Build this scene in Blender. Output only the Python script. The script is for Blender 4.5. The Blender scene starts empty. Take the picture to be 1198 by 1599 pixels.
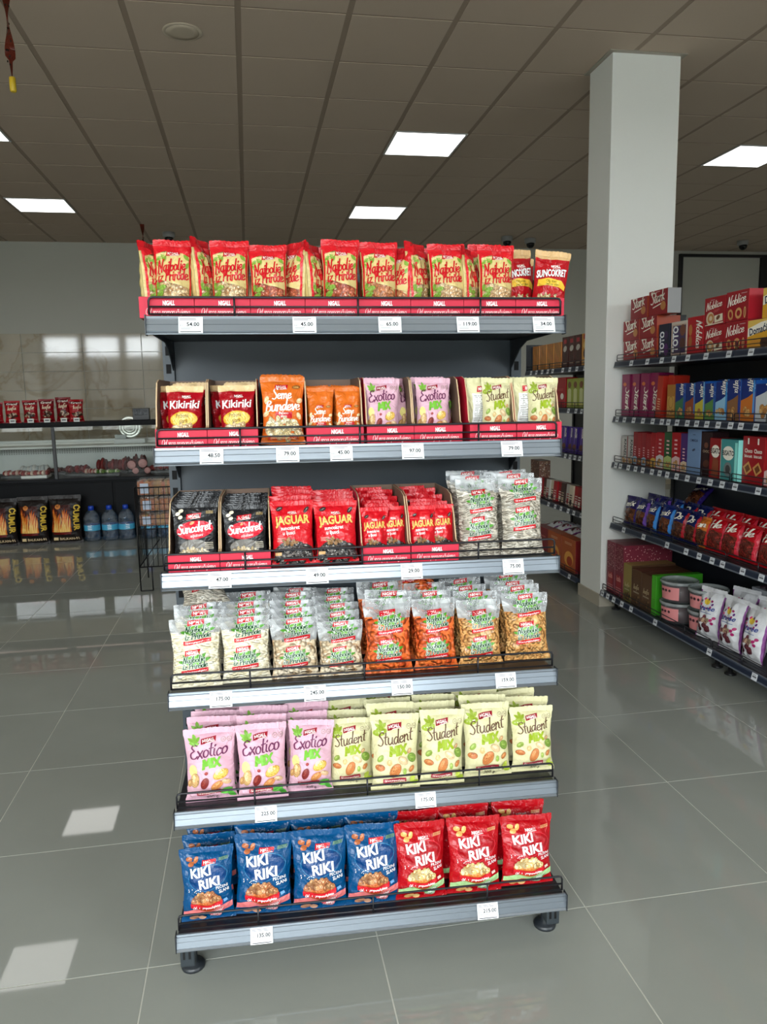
import bpy, bmesh, math, random
from mathutils import Vector, Matrix, Euler, noise

PI = math.pi
scene = bpy.context.scene
COL = scene.collection

# ---------------------------------------------------------------- camera
CAM_Z, CEIL = 1.4459, 3.511
pitch, yawc, rollc = -0.15027, -0.17095, -0.01926
fw = Vector((-math.sin(yawc) * math.cos(pitch), math.cos(yawc) * math.cos(pitch), math.sin(pitch)))
rt = Vector((math.cos(yawc), math.sin(yawc), 0))
up = rt.cross(fw)
r2 = rt * math.cos(rollc) + up * math.sin(rollc)
u2 = -rt * math.sin(rollc) + up * math.cos(rollc)
cam_data = bpy.data.cameras.new('camera')
cam = bpy.data.objects.new('camera', cam_data)
COL.objects.link(cam)
cam.matrix_world = Matrix(((r2.x, u2.x, -fw.x, 0), (r2.y, u2.y, -fw.y, 0), (r2.z, u2.z, -fw.z, CAM_Z), (0, 0, 0, 1)))
cam_data.sensor_fit = 'VERTICAL'
cam_data.sensor_height = 24.0
cam_data.lens = 1194.86 * 24.0 / 1599.0
cam_data.clip_start = 0.05
cam_data.clip_end = 200
scene.camera = cam

# ---------------------------------------------------------------- daylight and exposure
SKY, LAMP, EXPO = 18.0, 3.6, 0.0
world = bpy.data.worlds.new('sky')
scene.world = world
world.use_nodes = True
bgn = world.node_tree.nodes['Background']
bgn.inputs[0].default_value = (0.90, 0.97, 1.0, 1)
bgn.inputs[1].default_value = SKY
scene.view_settings.view_transform = 'Standard'
scene.view_settings.look = 'None'
scene.view_settings.gamma = 1.0
scene.view_settings.use_curve_mapping = False
scene.view_settings.exposure = EXPO
FRONT_Y = -3.4
PANES = [(-6.05 + 1.2 * k, -5.08 + 1.2 * k) for k in range(6)] + [(3.6, 4.6), (5.0, 6.2)]  # last opening, far right, added to brighten the column front
SILL, HEAD = 0.12, 3.40
for a, b in PANES:                                   # sampling portals in the shop-front openings (they add no light)
    L = bpy.data.lights.new('window_portal', 'AREA')
    L.shape = 'RECTANGLE'; L.size = b - a; L.size_y = HEAD - SILL
    L.cycles.is_portal = True
    o = bpy.data.objects.new('window_portal', L)
    COL.objects.link(o)
    o.location = ((a + b) / 2, FRONT_Y, (SILL + HEAD) / 2)
    o.rotation_euler = (PI / 2, 0, 0)

# ---------------------------------------------------------------- colours and materials
def lin(c):
    def f(x):
        x /= 255.0
        return x / 12.92 if x <= 0.04045 else ((x + 0.055) / 1.055) ** 2.4
    return (f(c[0]), f(c[1]), f(c[2]), 1.0)

def new_mat(name, rough=0.5, metal=0.0, spec=0.5, coat=0.0, bump=0.0, bscale=30.0, vary=0.0, alpha=None, distort=0.0, bdist=0.004, ior=1.5):
    m = bpy.data.materials.new(name)
    m.use_nodes = True
    nt = m.node_tree
    p = nt.nodes['Principled BSDF']
    p.inputs['Roughness'].default_value = rough
    p.inputs['Metallic'].default_value = metal
    p.inputs['Specular IOR Level'].default_value = spec
    p.inputs['Coat Weight'].default_value = coat
    p.inputs['Coat Roughness'].default_value = 0.12
    p.inputs['IOR'].default_value = ior
    at = nt.nodes.new('ShaderNodeAttribute')
    at.attribute_name = 'Col'
    src = at.outputs['Color']
    if bump or vary:
        tc = nt.nodes.new('ShaderNodeTexCoord')
        nz = nt.nodes.new('ShaderNodeTexNoise')
        nz.inputs['Scale'].default_value = bscale
        nz.inputs['Detail'].default_value = 3
        nz.inputs['Distortion'].default_value = distort
        nt.links.new(tc.outputs['Object'], nz.inputs['Vector'])
        if vary:
            mx = nt.nodes.new('ShaderNodeMix'); mx.data_type = 'RGBA'; mx.blend_type = 'MULTIPLY'
            mx.inputs['Factor'].default_value = vary
            nt.links.new(src, mx.inputs['A'])
            nt.links.new(nz.outputs['Fac'], mx.inputs['B'])
            src = mx.outputs['Result']
        if bump:
            bp = nt.nodes.new('ShaderNodeBump')
            bp.inputs['Strength'].default_value = bump
            bp.inputs['Distance'].default_value = bdist
            nt.links.new(nz.outputs['Fac'], bp.inputs['Height'])
            nt.links.new(bp.outputs['Normal'], p.inputs['Normal'])
    nt.links.new(src, p.inputs['Base Color'])
    if alpha is not None:
        p.inputs['Alpha'].default_value = alpha
    return m

M_FOIL = new_mat('foil_pack', 0.24, 0, 0.36, 0.0, 0.9, 24, 0, distort=1.4, bdist=0.009)
M_MATTE = new_mat('matte_pack', 0.40, 0, 0.35, 0.0, 0.9, 20, 0, distort=1.4, bdist=0.009)
M_CARD = new_mat('carton_board', 0.55, 0, 0.35, 0.0, 0.05, 90, 0.0)
M_BOX = new_mat('printed_box', 0.38, 0, 0.45, 0.1)
M_STEEL = new_mat('powder_coated_steel', 0.42, 0.0, 0.45, 0.0, 0.03, 400)
M_RAIL = new_mat('price_rail_plastic', 0.32, 0.75, 0.5, 0.0, 0.04, 60)
M_BLACK = new_mat('black_lacquer', 0.5, 0, 0.12)
M_WIRE = new_mat('wire', 0.35, 0.5, 0.5)
M_PLASTIC = new_mat('plastic', 0.4, 0, 0.5)
M_PAPER = new_mat('tag_paper', 0.6, 0, 0.3)
M_PAINT = new_mat('wall_paint', 0.6, 0, 0.35, 0, 0.04, 60, 0.0)
M_GROUT = new_mat('grout', 0.8, 0, 0.2, 0, 0.05, 200)
M_CEIL = new_mat('mineral_fibre_tile', 0.9, 0, 0.2, 0, 0.15, 300)
M_MEAT = new_mat('meat', 0.45, 0, 0.25, 0.0, 0.3, 40, 0.4)
M_LOAF = new_mat('crust', 0.6, 0, 0.4, 0.4, 0.6, 70, 0.7)

def clear_film(name, fac=0.35, rough=0.16, tint=(1, 1, 1, 1), nscale=22, lo=0.15, hi=0.6):
    """thin clear plastic: mostly transparent, with crinkled milky reflections"""
    m = bpy.data.materials.new(name); m.use_nodes = True
    nt = m.node_tree; nt.nodes.clear()
    out = nt.nodes.new('ShaderNodeOutputMaterial')
    tr = nt.nodes.new('ShaderNodeBsdfTransparent'); tr.inputs[0].default_value = tint
    pr = nt.nodes.new('ShaderNodeBsdfPrincipled')
    pr.inputs['Base Color'].default_value = (0.62, 0.64, 0.64, 1)
    pr.inputs['Roughness'].default_value = rough
    pr.inputs['Specular IOR Level'].default_value = 0.7
    tc = nt.nodes.new('ShaderNodeTexCoord')
    nz = nt.nodes.new('ShaderNodeTexNoise'); nz.inputs['Scale'].default_value = nscale; nz.inputs['Detail'].default_value = 3
    nz.inputs['Distortion'].default_value = 1.5
    mr = nt.nodes.new('ShaderNodeMapRange')
    mr.inputs['From Min'].default_value = 0.35; mr.inputs['From Max'].default_value = 0.65
    mr.inputs['To Min'].default_value = lo; mr.inputs['To Max'].default_value = hi
    bp = nt.nodes.new('ShaderNodeBump'); bp.inputs['Strength'].default_value = 0.6; bp.inputs['Distance'].default_value = 0.006
    mx = nt.nodes.new('ShaderNodeMixShader')
    nt.links.new(tc.outputs['Object'], nz.inputs['Vector'])
    nt.links.new(nz.outputs['Fac'], mr.inputs['Value'])
    nt.links.new(nz.outputs['Fac'], bp.inputs['Height'])
    nt.links.new(bp.outputs['Normal'], pr.inputs['Normal'])
    nt.links.new(mr.outputs['Result'], mx.inputs['Fac'])
    nt.links.new(tr.outputs[0], mx.inputs[1]); nt.links.new(pr.outputs[0], mx.inputs[2])
    nt.links.new(mx.outputs[0], out.inputs[0])
    return m
M_FILM = clear_film('clear_film', lo=0.12, hi=0.62, rough=.12)
M_WRAP = clear_film('bread_wrap', lo=0.02, hi=0.16, rough=.1)
def pane_glass(name, tint, rough=0.0):
    m = bpy.data.materials.new(name); m.use_nodes = True
    nt = m.node_tree; nt.nodes.clear()
    out = nt.nodes.new('ShaderNodeOutputMaterial'); tr = nt.nodes.new('ShaderNodeBsdfTransparent'); tr.inputs[0].default_value = tint
    gl = nt.nodes.new('ShaderNodeBsdfGlossy'); gl.inputs['Roughness'].default_value = rough
    lw = nt.nodes.new('ShaderNodeLayerWeight'); lw.inputs['Blend'].default_value = 0.5
    pw = nt.nodes.new('ShaderNodeMath'); pw.operation = 'POWER'; pw.inputs[1].default_value = 5.0
    fr = nt.nodes.new('ShaderNodeMath'); fr.operation = 'MULTIPLY_ADD'; fr.inputs[1].default_value = 0.92; fr.inputs[2].default_value = 0.055
    nt.links.new(lw.outputs['Facing'], pw.inputs[0]); nt.links.new(pw.outputs[0], fr.inputs[0])
    mx = nt.nodes.new('ShaderNodeMixShader')
    nt.links.new(fr.outputs[0], mx.inputs['Fac']); nt.links.new(tr.outputs[0], mx.inputs[1]); nt.links.new(gl.outputs[0], mx.inputs[2])
    nt.links.new(mx.outputs[0], out.inputs[0])
    return m
M_GLASS = pane_glass('counter_glass', (0.95, 0.975, 0.965, 1))
M_BOTTLE = clear_film('bottle_plastic', rough=0.08, nscale=12, lo=0.04, hi=0.24, tint=(0.40, 0.66, 0.84, 1))
M_TUB = clear_film('tub_plastic', rough=0.12, nscale=8, lo=0.08, hi=0.16, tint=(.9, .95, .93, 1))
M_LID = clear_film('lid_plastic', rough=0.2, nscale=8, lo=0.35, hi=0.5, tint=(.7, .8, .78, 1))

def contents_mat(name, cols, scale, stretch=(1, 1, 1), gap=0.35, depth=0.012):
    """nuts or seeds packed behind a clear film: Voronoi cells, each with a colour of its own and a rounded bump"""
    m = bpy.data.materials.new(name); m.use_nodes = True
    nt = m.node_tree; p = nt.nodes['Principled BSDF']
    tc = nt.nodes.new('ShaderNodeTexCoord'); mp = nt.nodes.new('ShaderNodeMapping')
    mp.inputs['Scale'].default_value = stretch; mp.inputs['Rotation'].default_value = (0.0, 0.5, 0.0)
    ns = nt.nodes.new('ShaderNodeTexNoise'); ns.inputs['Scale'].default_value = 9
    ad = nt.nodes.new('ShaderNodeMix'); ad.data_type = 'RGBA'; ad.blend_type = 'ADD'; ad.inputs['Factor'].default_value = 0.045
    vo = nt.nodes.new('ShaderNodeTexVoronoi'); vo.inputs['Scale'].default_value = scale
    nt.links.new(tc.outputs['Object'], ns.inputs['Vector'])
    nt.links.new(tc.outputs['Object'], ad.inputs['A']); nt.links.new(ns.outputs['Color'], ad.inputs['B'])
    nt.links.new(ad.outputs['Result'], mp.inputs['Vector'])
    nt.links.new(mp.outputs[0], vo.inputs['Vector'])
    sp = nt.nodes.new('ShaderNodeSeparateColor'); nt.links.new(vo.outputs['Color'], sp.inputs[0])
    cr = nt.nodes.new('ShaderNodeValToRGB')
    el = cr.color_ramp.elements
    while len(el) < len(cols): el.new(0.5)
    for i, c in enumerate(cols):
        el[i].position = i / max(1, len(cols) - 1); el[i].color = lin(c)
    nt.links.new(sp.outputs[0], cr.inputs[0])
    nt.links.new(cr.outputs[0], p.inputs['Base Color'])
    sq = nt.nodes.new('ShaderNodeMath'); sq.operation = 'MULTIPLY'
    nt.links.new(vo.outputs['Distance'], sq.inputs[0]); nt.links.new(vo.outputs['Distance'], sq.inputs[1])
    mr = nt.nodes.new('ShaderNodeMapRange'); mr.inputs['From Min'].default_value = 0.0; mr.inputs['From Max'].default_value = 0.42
    mr.inputs['To Min'].default_value = 1.0; mr.inputs['To Max'].default_value = 0.0
    nt.links.new(sq.outputs[0], mr.inputs['Value'])
    bp = nt.nodes.new('ShaderNodeBump'); bp.inputs['Strength'].default_value = 0.9; bp.inputs['Distance'].default_value = depth
    nt.links.new(mr.outputs['Result'], bp.inputs['Height']); nt.links.new(bp.outputs['Normal'], p.inputs['Normal'])
    p.inputs['Roughness'].default_value = 0.5
    p.inputs['Coat Weight'].default_value = 0.5; p.inputs['Coat Roughness'].default_value = 0.1
    return m
M_PUMPKIN = contents_mat('pumpkin_seeds', [(222, 208, 168), (240, 230, 200), (246, 240, 218)], 70, (1, 1, 2.0), depth=.005)
M_PISTACHIO = contents_mat('pistachios', [(176, 140, 100), (226, 205, 170), (238, 222, 196)], 66)
M_ORANGE = contents_mat('coated_peanuts', [(214, 82, 26), (232, 100, 36), (240, 122, 52)], 58, depth=.02)
M_PEANUT = contents_mat('roasted_peanuts', [(196, 132, 66), (222, 162, 92), (236, 186, 118)], 88)
M_SUNFLOWER = contents_mat('sunflower_seeds', [(150, 140, 124), (206, 196, 178), (226, 218, 202), (176, 164, 146)], 72, (1, 1, 2.6), depth=.009)

# ---------------------------------------------------------------- mesh builder
class MB:
    def __init__(self):
        self.v = []; self.f = []; self.c = []; self.m = []; self.s = []
    def face(self, idx, col, mi=0, smooth=False):
        self.f.append(idx); self.c.append(col); self.m.append(mi); self.s.append(smooth)
    def quad(self, a, b, c, d, col, mi=0, smooth=False):
        n = len(self.v); self.v += [a, b, c, d]; self.face((n, n + 1, n + 2, n + 3), col, mi, smooth)
    def box(self, x0, x1, y0, y1, z0, z1, col, mi=0, bev=0.0, top=None, front=None):
        if bev:
            return self.bevbox(x0, x1, y0, y1, z0, z1, col, mi, bev)
        n = len(self.v)
        self.v += [(x0, y0, z0), (x1, y0, z0), (x1, y1, z0), (x0, y1, z0), (x0, y0, z1), (x1, y0, z1), (x1, y1, z1), (x0, y1, z1)]
        for k, q in enumerate(((0, 3, 2, 1), (4, 5, 6, 7), (0, 1, 5, 4), (1, 2, 6, 5), (2, 3, 7, 6), (3, 0, 4, 7))):
            c = top if (k == 1 and top) else front if (k == 2 and front) else col
            self.face(tuple(n + i for i in q), c, mi)
    def bevbox(self, x0, x1, y0, y1, z0, z1, col, mi, b):
        bm = bmesh.new()
        bmesh.ops.create_cube(bm, size=1.0)
        for w in bm.verts:
            w.co = Vector((x0 + (w.co.x + .5) * (x1 - x0), y0 + (w.co.y + .5) * (y1 - y0), z0 + (w.co.z + .5) * (z1 - z0)))
        bmesh.ops.bevel(bm, geom=bm.edges[:], offset=b, segments=2, affect='EDGES', profile=0.6)
        n = len(self.v); bm.verts.ensure_lookup_table()
        for w in bm.verts: self.v.append(tuple(w.co))
        for f in bm.faces: self.face(tuple(n + w.index for w in f.verts), col, mi)
        bm.free()
    def tube(self, pts, r, n, col, mi=0, closed=False, cap=True):
        pts = [Vector(p) for p in pts]; rings = []
        N = len(pts)
        for i, p in enumerate(pts):
            a = pts[(i - 1) % N] if (closed or i > 0) else p
            b = pts[(i + 1) % N] if (closed or i < N - 1) else p
            t = (b - a).normalized()
            s = t.cross(Vector((0, 0, 1)))
            if s.length < 1e-3: s = t.cross(Vector((0, 1, 0)))
            s.normalize(); w = s.cross(t)
            rr = r[i] if isinstance(r, (list, tuple)) else r
            k = len(self.v)
            for j in range(n):
                q = p + (s * math.cos(2 * PI * j / n) + w * math.sin(2 * PI * j / n)) * rr
                self.v.append(tuple(q))
            rings.append(k)
        M = N if closed else N - 1
        for i in range(M):
            a, b = rings[i], rings[(i + 1) % N]
            for j in range(n):
                self.face((a + j, a + (j + 1) % n, b + (j + 1) % n, b + j), col, mi, True)
        if cap and not closed:
            self.face(tuple(rings[0] + j for j in range(n))[::-1], col, mi)
            self.face(tuple(rings[-1] + j for j in range(n)), col, mi)
    def lathe(self, prof, n, col, mi=0, at=(0, 0, 0), smooth=True):
        """prof: list of (r, z[, colour])"""
        rings = []
        for pz in prof:
            k = len(self.v)
            for j in range(n):
                self.v.append((at[0] + pz[0] * math.cos(2 * PI * j / n), at[1] + pz[0] * math.sin(2 * PI * j / n), at[2] + pz[1]))
            rings.append(k)
        for i in range(len(prof) - 1):
            c = prof[i + 1][2] if len(prof[i + 1]) > 2 else col
            for j in range(n):
                self.face((rings[i] + j, rings[i] + (j + 1) % n, rings[i + 1] + (j + 1) % n, rings[i + 1] + j), c, mi, smooth)
        self.face(tuple(rings[0] + j for j in range(n))[::-1], prof[0][2] if len(prof[0]) > 2 else col, mi)
        self.face(tuple(rings[-1] + j for j in range(n)), prof[-1][2] if len(prof[-1]) > 2 else col, mi)
    def extrude_x(self, poly, x0, x1, col, mi=0, cols=None):
        """poly: (y, z) points, extruded along x"""
        n = len(self.v); k = len(poly)
        for x in (x0, x1):
            for (y, z) in poly: self.v.append((x, y, z))
        for i in range(k):
            j = (i + 1) % k
            self.face((n + i, n + j, n + k + j, n + k + i), cols[i] if cols else col, mi)
        self.face(tuple(n + i for i in range(k))[::-1], col, mi)
        self.face(tuple(n + k + i for i in range(k)), col, mi)
    def ellipsoid(self, c, r, col, mi=0, nu=10, nv=6, rot=None):
        rings = []
        R = rot or Matrix.Identity(3)
        for i in range(nv + 1):
            th = PI * i / nv; k = len(self.v)
            for j in range(nu):
                q = Vector((r[0] * math.sin(th) * math.cos(2 * PI * j / nu), r[1] * math.sin(th) * math.sin(2 * PI * j / nu), r[2] * math.cos(th)))
                q = R @ q
                self.v.append((c[0] + q.x, c[1] + q.y, c[2] + q.z))
            rings.append(k)
        for i in range(nv):
            for j in range(nu):
                self.face((rings[i] + j, rings[i + 1] + j, rings[i + 1] + (j + 1) % nu, rings[i] + (j + 1) % nu), col, mi, True)
    def mesh(self, name, mats):
        me = bpy.data.meshes.new(name)
        me.from_pydata(self.v, [], self.f)
        for m in (mats if isinstance(mats, (list, tuple)) else [mats]): me.materials.append(m)
        ca = me.color_attributes.new('Col', 'FLOAT_COLOR', 'CORNER')
        flat = []
        cache = {}
        for f, c in zip(self.f, self.c):
            lc = cache.get(c)
            if lc is None: lc = cache[c] = lin(c)
            flat.extend(lc * len(f))
        ca.data.foreach_set('color', flat)
        me.polygons.foreach_set('material_index', self.m)
        me.polygons.foreach_set('use_smooth', self.s)
        me.update()
        return me
    def build(self, name, mats, parent=None, **kw):
        return put(name, self.mesh(name, mats), parent, **kw)

def put(name, me, parent=None, mw=None, label=None, cat=None, group=None, kind=None, loc=None):
    o = bpy.data.objects.new(name, me)
    COL.objects.link(o)
    if parent is not None: o.parent = parent
    if mw is not None: o.matrix_world = mw
    if loc is not None: o.location = loc
    if label: o['label'] = label
    if cat: o['category'] = cat
    if group: o['group'] = group
    if kind: o['kind'] = kind
    return o
def thing(name, label, cat, mw=None, group=None, kind=None):
    return put(name, None, None, mw, label, cat, group, kind)
def T(x, y, z): return Matrix.Translation((x, y, z))
def RX(a): return Matrix.Rotation(a, 4, 'X')
def RY(a): return Matrix.Rotation(a, 4, 'Y')
def RZ(a): return Matrix.Rotation(a, 4, 'Z')
def SC(x, y, z): return Matrix.Diagonal((x, y, z, 1))
ORD = ['first', 'second', 'third', 'fourth', 'fifth', 'sixth', 'seventh', 'eighth', 'ninth', 'tenth', 'eleventh', 'twelfth', 'thirteenth', 'fourteenth', 'fifteenth', 'sixteenth', 'seventeenth', 'eighteenth']

# ---------------------------------------------------------------- lettering
_tc = {}
def text_geo(s, bold=0.0, shear=0.0):
    """built-in font as flat triangles, baseline 0, capital height about 1, x centred; returns verts, faces, width"""
    key = (s, bold, shear)
    if key in _tc: return _tc[key]
    cu = bpy.data.curves.new('t', 'FONT'); cu.body = s; cu.size = 1.4; cu.offset = bold; cu.shear = shear
    cu.align_x = 'CENTER'; cu.resolution_u = 2
    o = bpy.data.objects.new('t', cu)
    me = bpy.data.meshes.new_from_object(o)
    v = [(p.co.x, p.co.y) for p in me.vertices]; f = [tuple(p.vertices) for p in me.polygons]
    bpy.data.objects.remove(o); bpy.data.meshes.remove(me); bpy.data.curves.remove(cu)
    if v:
        a, b = min(p[0] for p in v), max(p[0] for p in v)
        v = [(p[0] - (a + b) / 2, p[1]) for p in v]; w = b - a
    else: w = 0
    _tc[key] = (v, f, w)
    return _tc[key]

def circ(cx, cy, rx, ry, a0=0, a1=360, n=9):
    return [(cx + rx * math.cos(math.radians(a0 + (a1 - a0) * i / (n - 1))), cy + ry * math.sin(math.radians(a0 + (a1 - a0) * i / (n - 1)))) for i in range(n)]
SCRIPT = {  # brush alphabet: advance width, strokes
 'o': (.44, [circ(.22, .25, .18, .25, 80, 450, 9)]),
 'a': (.50, [[(.38, .42), (.2, .5), (.04, .28), (.12, .02), (.28, .08), (.39, .45)], [(.4, .48), (.38, .12), (.5, .02)]]),
 'b': (.44, [[(.1, 1), (.06, .5), (.08, .06), (.22, 0), (.38, .2), (.34, .44), (.18, .46), (.07, .25)]]),
 'c': (.40, [[(.36, .42), (.2, .5), (.04, .25), (.15, 0), (.38, .1)]]),
 'd': (.50, [[(.38, .42), (.2, .5), (.04, .28), (.12, .02), (.28, .08), (.39, .45)], [(.43, 1), (.38, .15), (.5, .02)]]),
 'e': (.42, [[(.05, .22), (.3, .3), (.28, .48), (.1, .44), (.04, .18), (.18, 0), (.4, .12)]]),
 'f': (.32, [[(.38, .9), (.24, 1), (.15, .8), (.12, -.3)], [(0, .5), (.3, .52)]]),
 'g': (.46, [[(.36, .42), (.2, .5), (.04, .28), (.14, .05), (.36, .2)], [(.38, .48), (.36, -.2), (.18, -.38), (.02, -.25)]]),
 'h': (.46, [[(.08, 1), (.06, 0)], [(.06, .32), (.24, .5), (.34, .36), (.34, .1), (.44, .02)]]),
 'i': (.24, [[(.08, .5), (.08, .1), (.2, .02)], [(.1, .70), (.13, .76)]]),
 'j': (.24, [[(.12, .5), (.12, -.2), (0, -.36), (-.1, -.22)], [(.13, .70), (.16, .76)]]),
 'k': (.40, [[(.08, 1), (.06, 0)], [(.34, .5), (.08, .25)], [(.12, .28), (.38, 0)]]),
 'l': (.24, [[(.12, 1), (.08, .12), (.2, .02)]]),
 'm': (.68, [[(.04, .5), (.06, 0)], [(.06, .32), (.2, .5), (.29, .38), (.28, 0)], [(.28, .32), (.44, .5), (.53, .36), (.52, .1), (.62, .02)]]),
 'n': (.48, [[(.04, .5), (.06, 0)], [(.06, .32), (.24, .5), (.35, .36), (.34, .1), (.46, .02)]]),
 'p': (.44, [[(.06, .5), (.06, -.4)], [(.06, .3), (.22, .5), (.38, .3), (.24, .02), (.06, .1)]]),
 'r': (.34, [[(.05, .5), (.06, 0)], [(.06, .28), (.18, .48), (.32, .44)]]),
 's': (.34, [[(.3, .43), (.15, .5), (.07, .38), (.26, .2), (.2, .01), (.03, .06)]]),
 't': (.32, [[(.15, .9), (.12, .12), (.28, .02)], [(0, .56), (.32, .6)]]),
 'u': (.50, [[(.05, .5), (.06, .12), (.2, 0), (.36, .2)], [(.38, .5), (.37, .1), (.5, .02)]]),
 'v': (.38, [[(.03, .5), (.16, 0)], [(.16, 0), (.35, .5)]]),
 'x': (.42, [[(.03, .5), (.38, 0)], [(.38, .5), (.02, 0)]]),
 'z': (.40, [[(.04, .47), (.35, .47)], [(.35, .47), (.04, .02)], [(.04, .02), (.38, .02)]]),
 'N': (.60, [[(.03, -.05), (.1, 1)], [(.1, 1), (.42, 0)], [(.42, 0), (.52, 1), (.64, 1.04)]]),
 'P': (.52, [[(.1, 0), (.14, .96)], [(-.06, .78), (.18, 1), (.48, .86), (.4, .5), (.12, .44)]]),
 'E': (.54, [[(.5, .9), (.27, 1), (.1, .8), (.3, .55)], [(.3, .55), (.04, .38), (.08, .05), (.35, 0), (.54, .16)]]),
 'S': (.50, [[(.48, .9), (.28, 1), (.1, .8), (.28, .54), (.42, .25), (.24, 0), (-.02, .1)]]),
 'B': (.54, [[(.08, 0), (.14, .98)], [(-.04, .82), (.24, 1), (.44, .8), (.16, .53)], [(.16, .53), (.48, .4), (.4, .06), (.06, .02)]]),
 'D': (.62, [[(.1, 0), (.14, .95)], [(-.04, .86), (.3, 1), (.56, .6), (.4, .08), (.06, .02)]]),
 'K': (.52, [[(.08, 1), (.08, 0)], [(.48, 1), (.1, .45)], [(.16, .52), (.5, 0)]]),
 'H': (.60, [[(.06, 0), (.1, 1)], [(.48, 0), (.52, 1)], [(.02, .48), (.56, .54)]]),
 'J': (.45, [[(.4, 1), (.36, .15), (.18, -.05), (0, .12)]]),
 'O': (.60, [circ(.3, .5, .26, .5, 80, 450, 11)]),
 'M': (.62, [[(.04, 0), (.12, 1)], [(.12, 1), (.3, .3)], [(.3, .3), (.5, 1)], [(.5, 1), (.56, 0)]]),
 'I': (.22, [[(.11, 1), (.1, 0)]]),
 'X': (.52, [[(.04, 1), (.48, 0)], [(.48, 1), (.02, 0)]]),
 ' ': (.26, []),
}
SCRIPT['š'] = (.34, SCRIPT['s'][1] + [[(.06, .78), (.17, .64)], [(.17, .64), (.3, .8)]])
SCRIPT['Š'] = (.50, SCRIPT['S'][1] + [[(.16, 1.32), (.3, 1.14)], [(.3, 1.14), (.46, 1.34)]])
SCRIPT['č'] = (.40, SCRIPT['c'][1] + [[(.1, .78), (.21, .64)], [(.21, .64), (.34, .8)]])
SCRIPT['ć'] = (.40, SCRIPT['c'][1] + [[(.18, .64), (.32, .8)]])
_sc = {}
def script_geo(s, wt=0.10, shear=0.22):
    key = (s, wt, shear)
    if key in _sc: return _sc[key]
    V, F = [], []; x = 0.0
    for ch in s:
        adv, strokes = SCRIPT[ch]
        for st in strokes:
            pts = []
            n = len(st)
            if n == 2: pts = [(st[0][0] + (st[1][0] - st[0][0]) * k / 3, st[0][1] + (st[1][1] - st[0][1]) * k / 3) for k in range(4)]
            else:
                for i in range(n - 1):
                    p0, p1, p2, p3 = st[max(i - 1, 0)], st[i], st[i + 1], st[min(i + 2, n - 1)]
                    for k in range(4):
                        t = k / 4.0
                        pts.append(tuple(0.5 * (2 * p1[d] + (p2[d] - p0[d]) * t + (2 * p0[d] - 5 * p1[d] + 4 * p2[d] - p3[d]) * t * t + (3 * p1[d] - p0[d] - 3 * p2[d] + p3[d]) * t ** 3) for d in (0, 1)))
                pts.append(st[-1])
            k0 = len(V)
            for i, p in enumerate(pts):
                a = pts[max(i - 1, 0)]; b = pts[min(i + 1, len(pts) - 1)]
                dx, dy = b[0] - a[0], b[1] - a[1]; L = math.hypot(dx, dy) or 1
                w = wt * (0.55 + 0.45 * abs(dy) / L) * 0.5
                ex = (dx / L * w * .8 if i == len(pts) - 1 else -dx / L * w * .8 if i == 0 else 0)
                ey = (dy / L * w * .8 if i == len(pts) - 1 else -dy / L * w * .8 if i == 0 else 0)
                for sg in (1, -1):
                    X = x + p[0] + ex - sg * dy / L * w; Y = p[1] + ey + sg * dx / L * w
                    V.append((X + shear * Y, Y))
            for i in range(len(pts) - 1):
                F.append((k0 + 2 * i, k0 + 2 * i + 1, k0 + 2 * i + 3, k0 + 2 * i + 2))
        x += adv
    a, b = min(p[0] for p in V), max(p[0] for p in V)
    V = [(p[0] - (a + b) / 2, p[1]) for p in V]
    _sc[key] = (V, F, b - a)
    return _sc[key]

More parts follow.
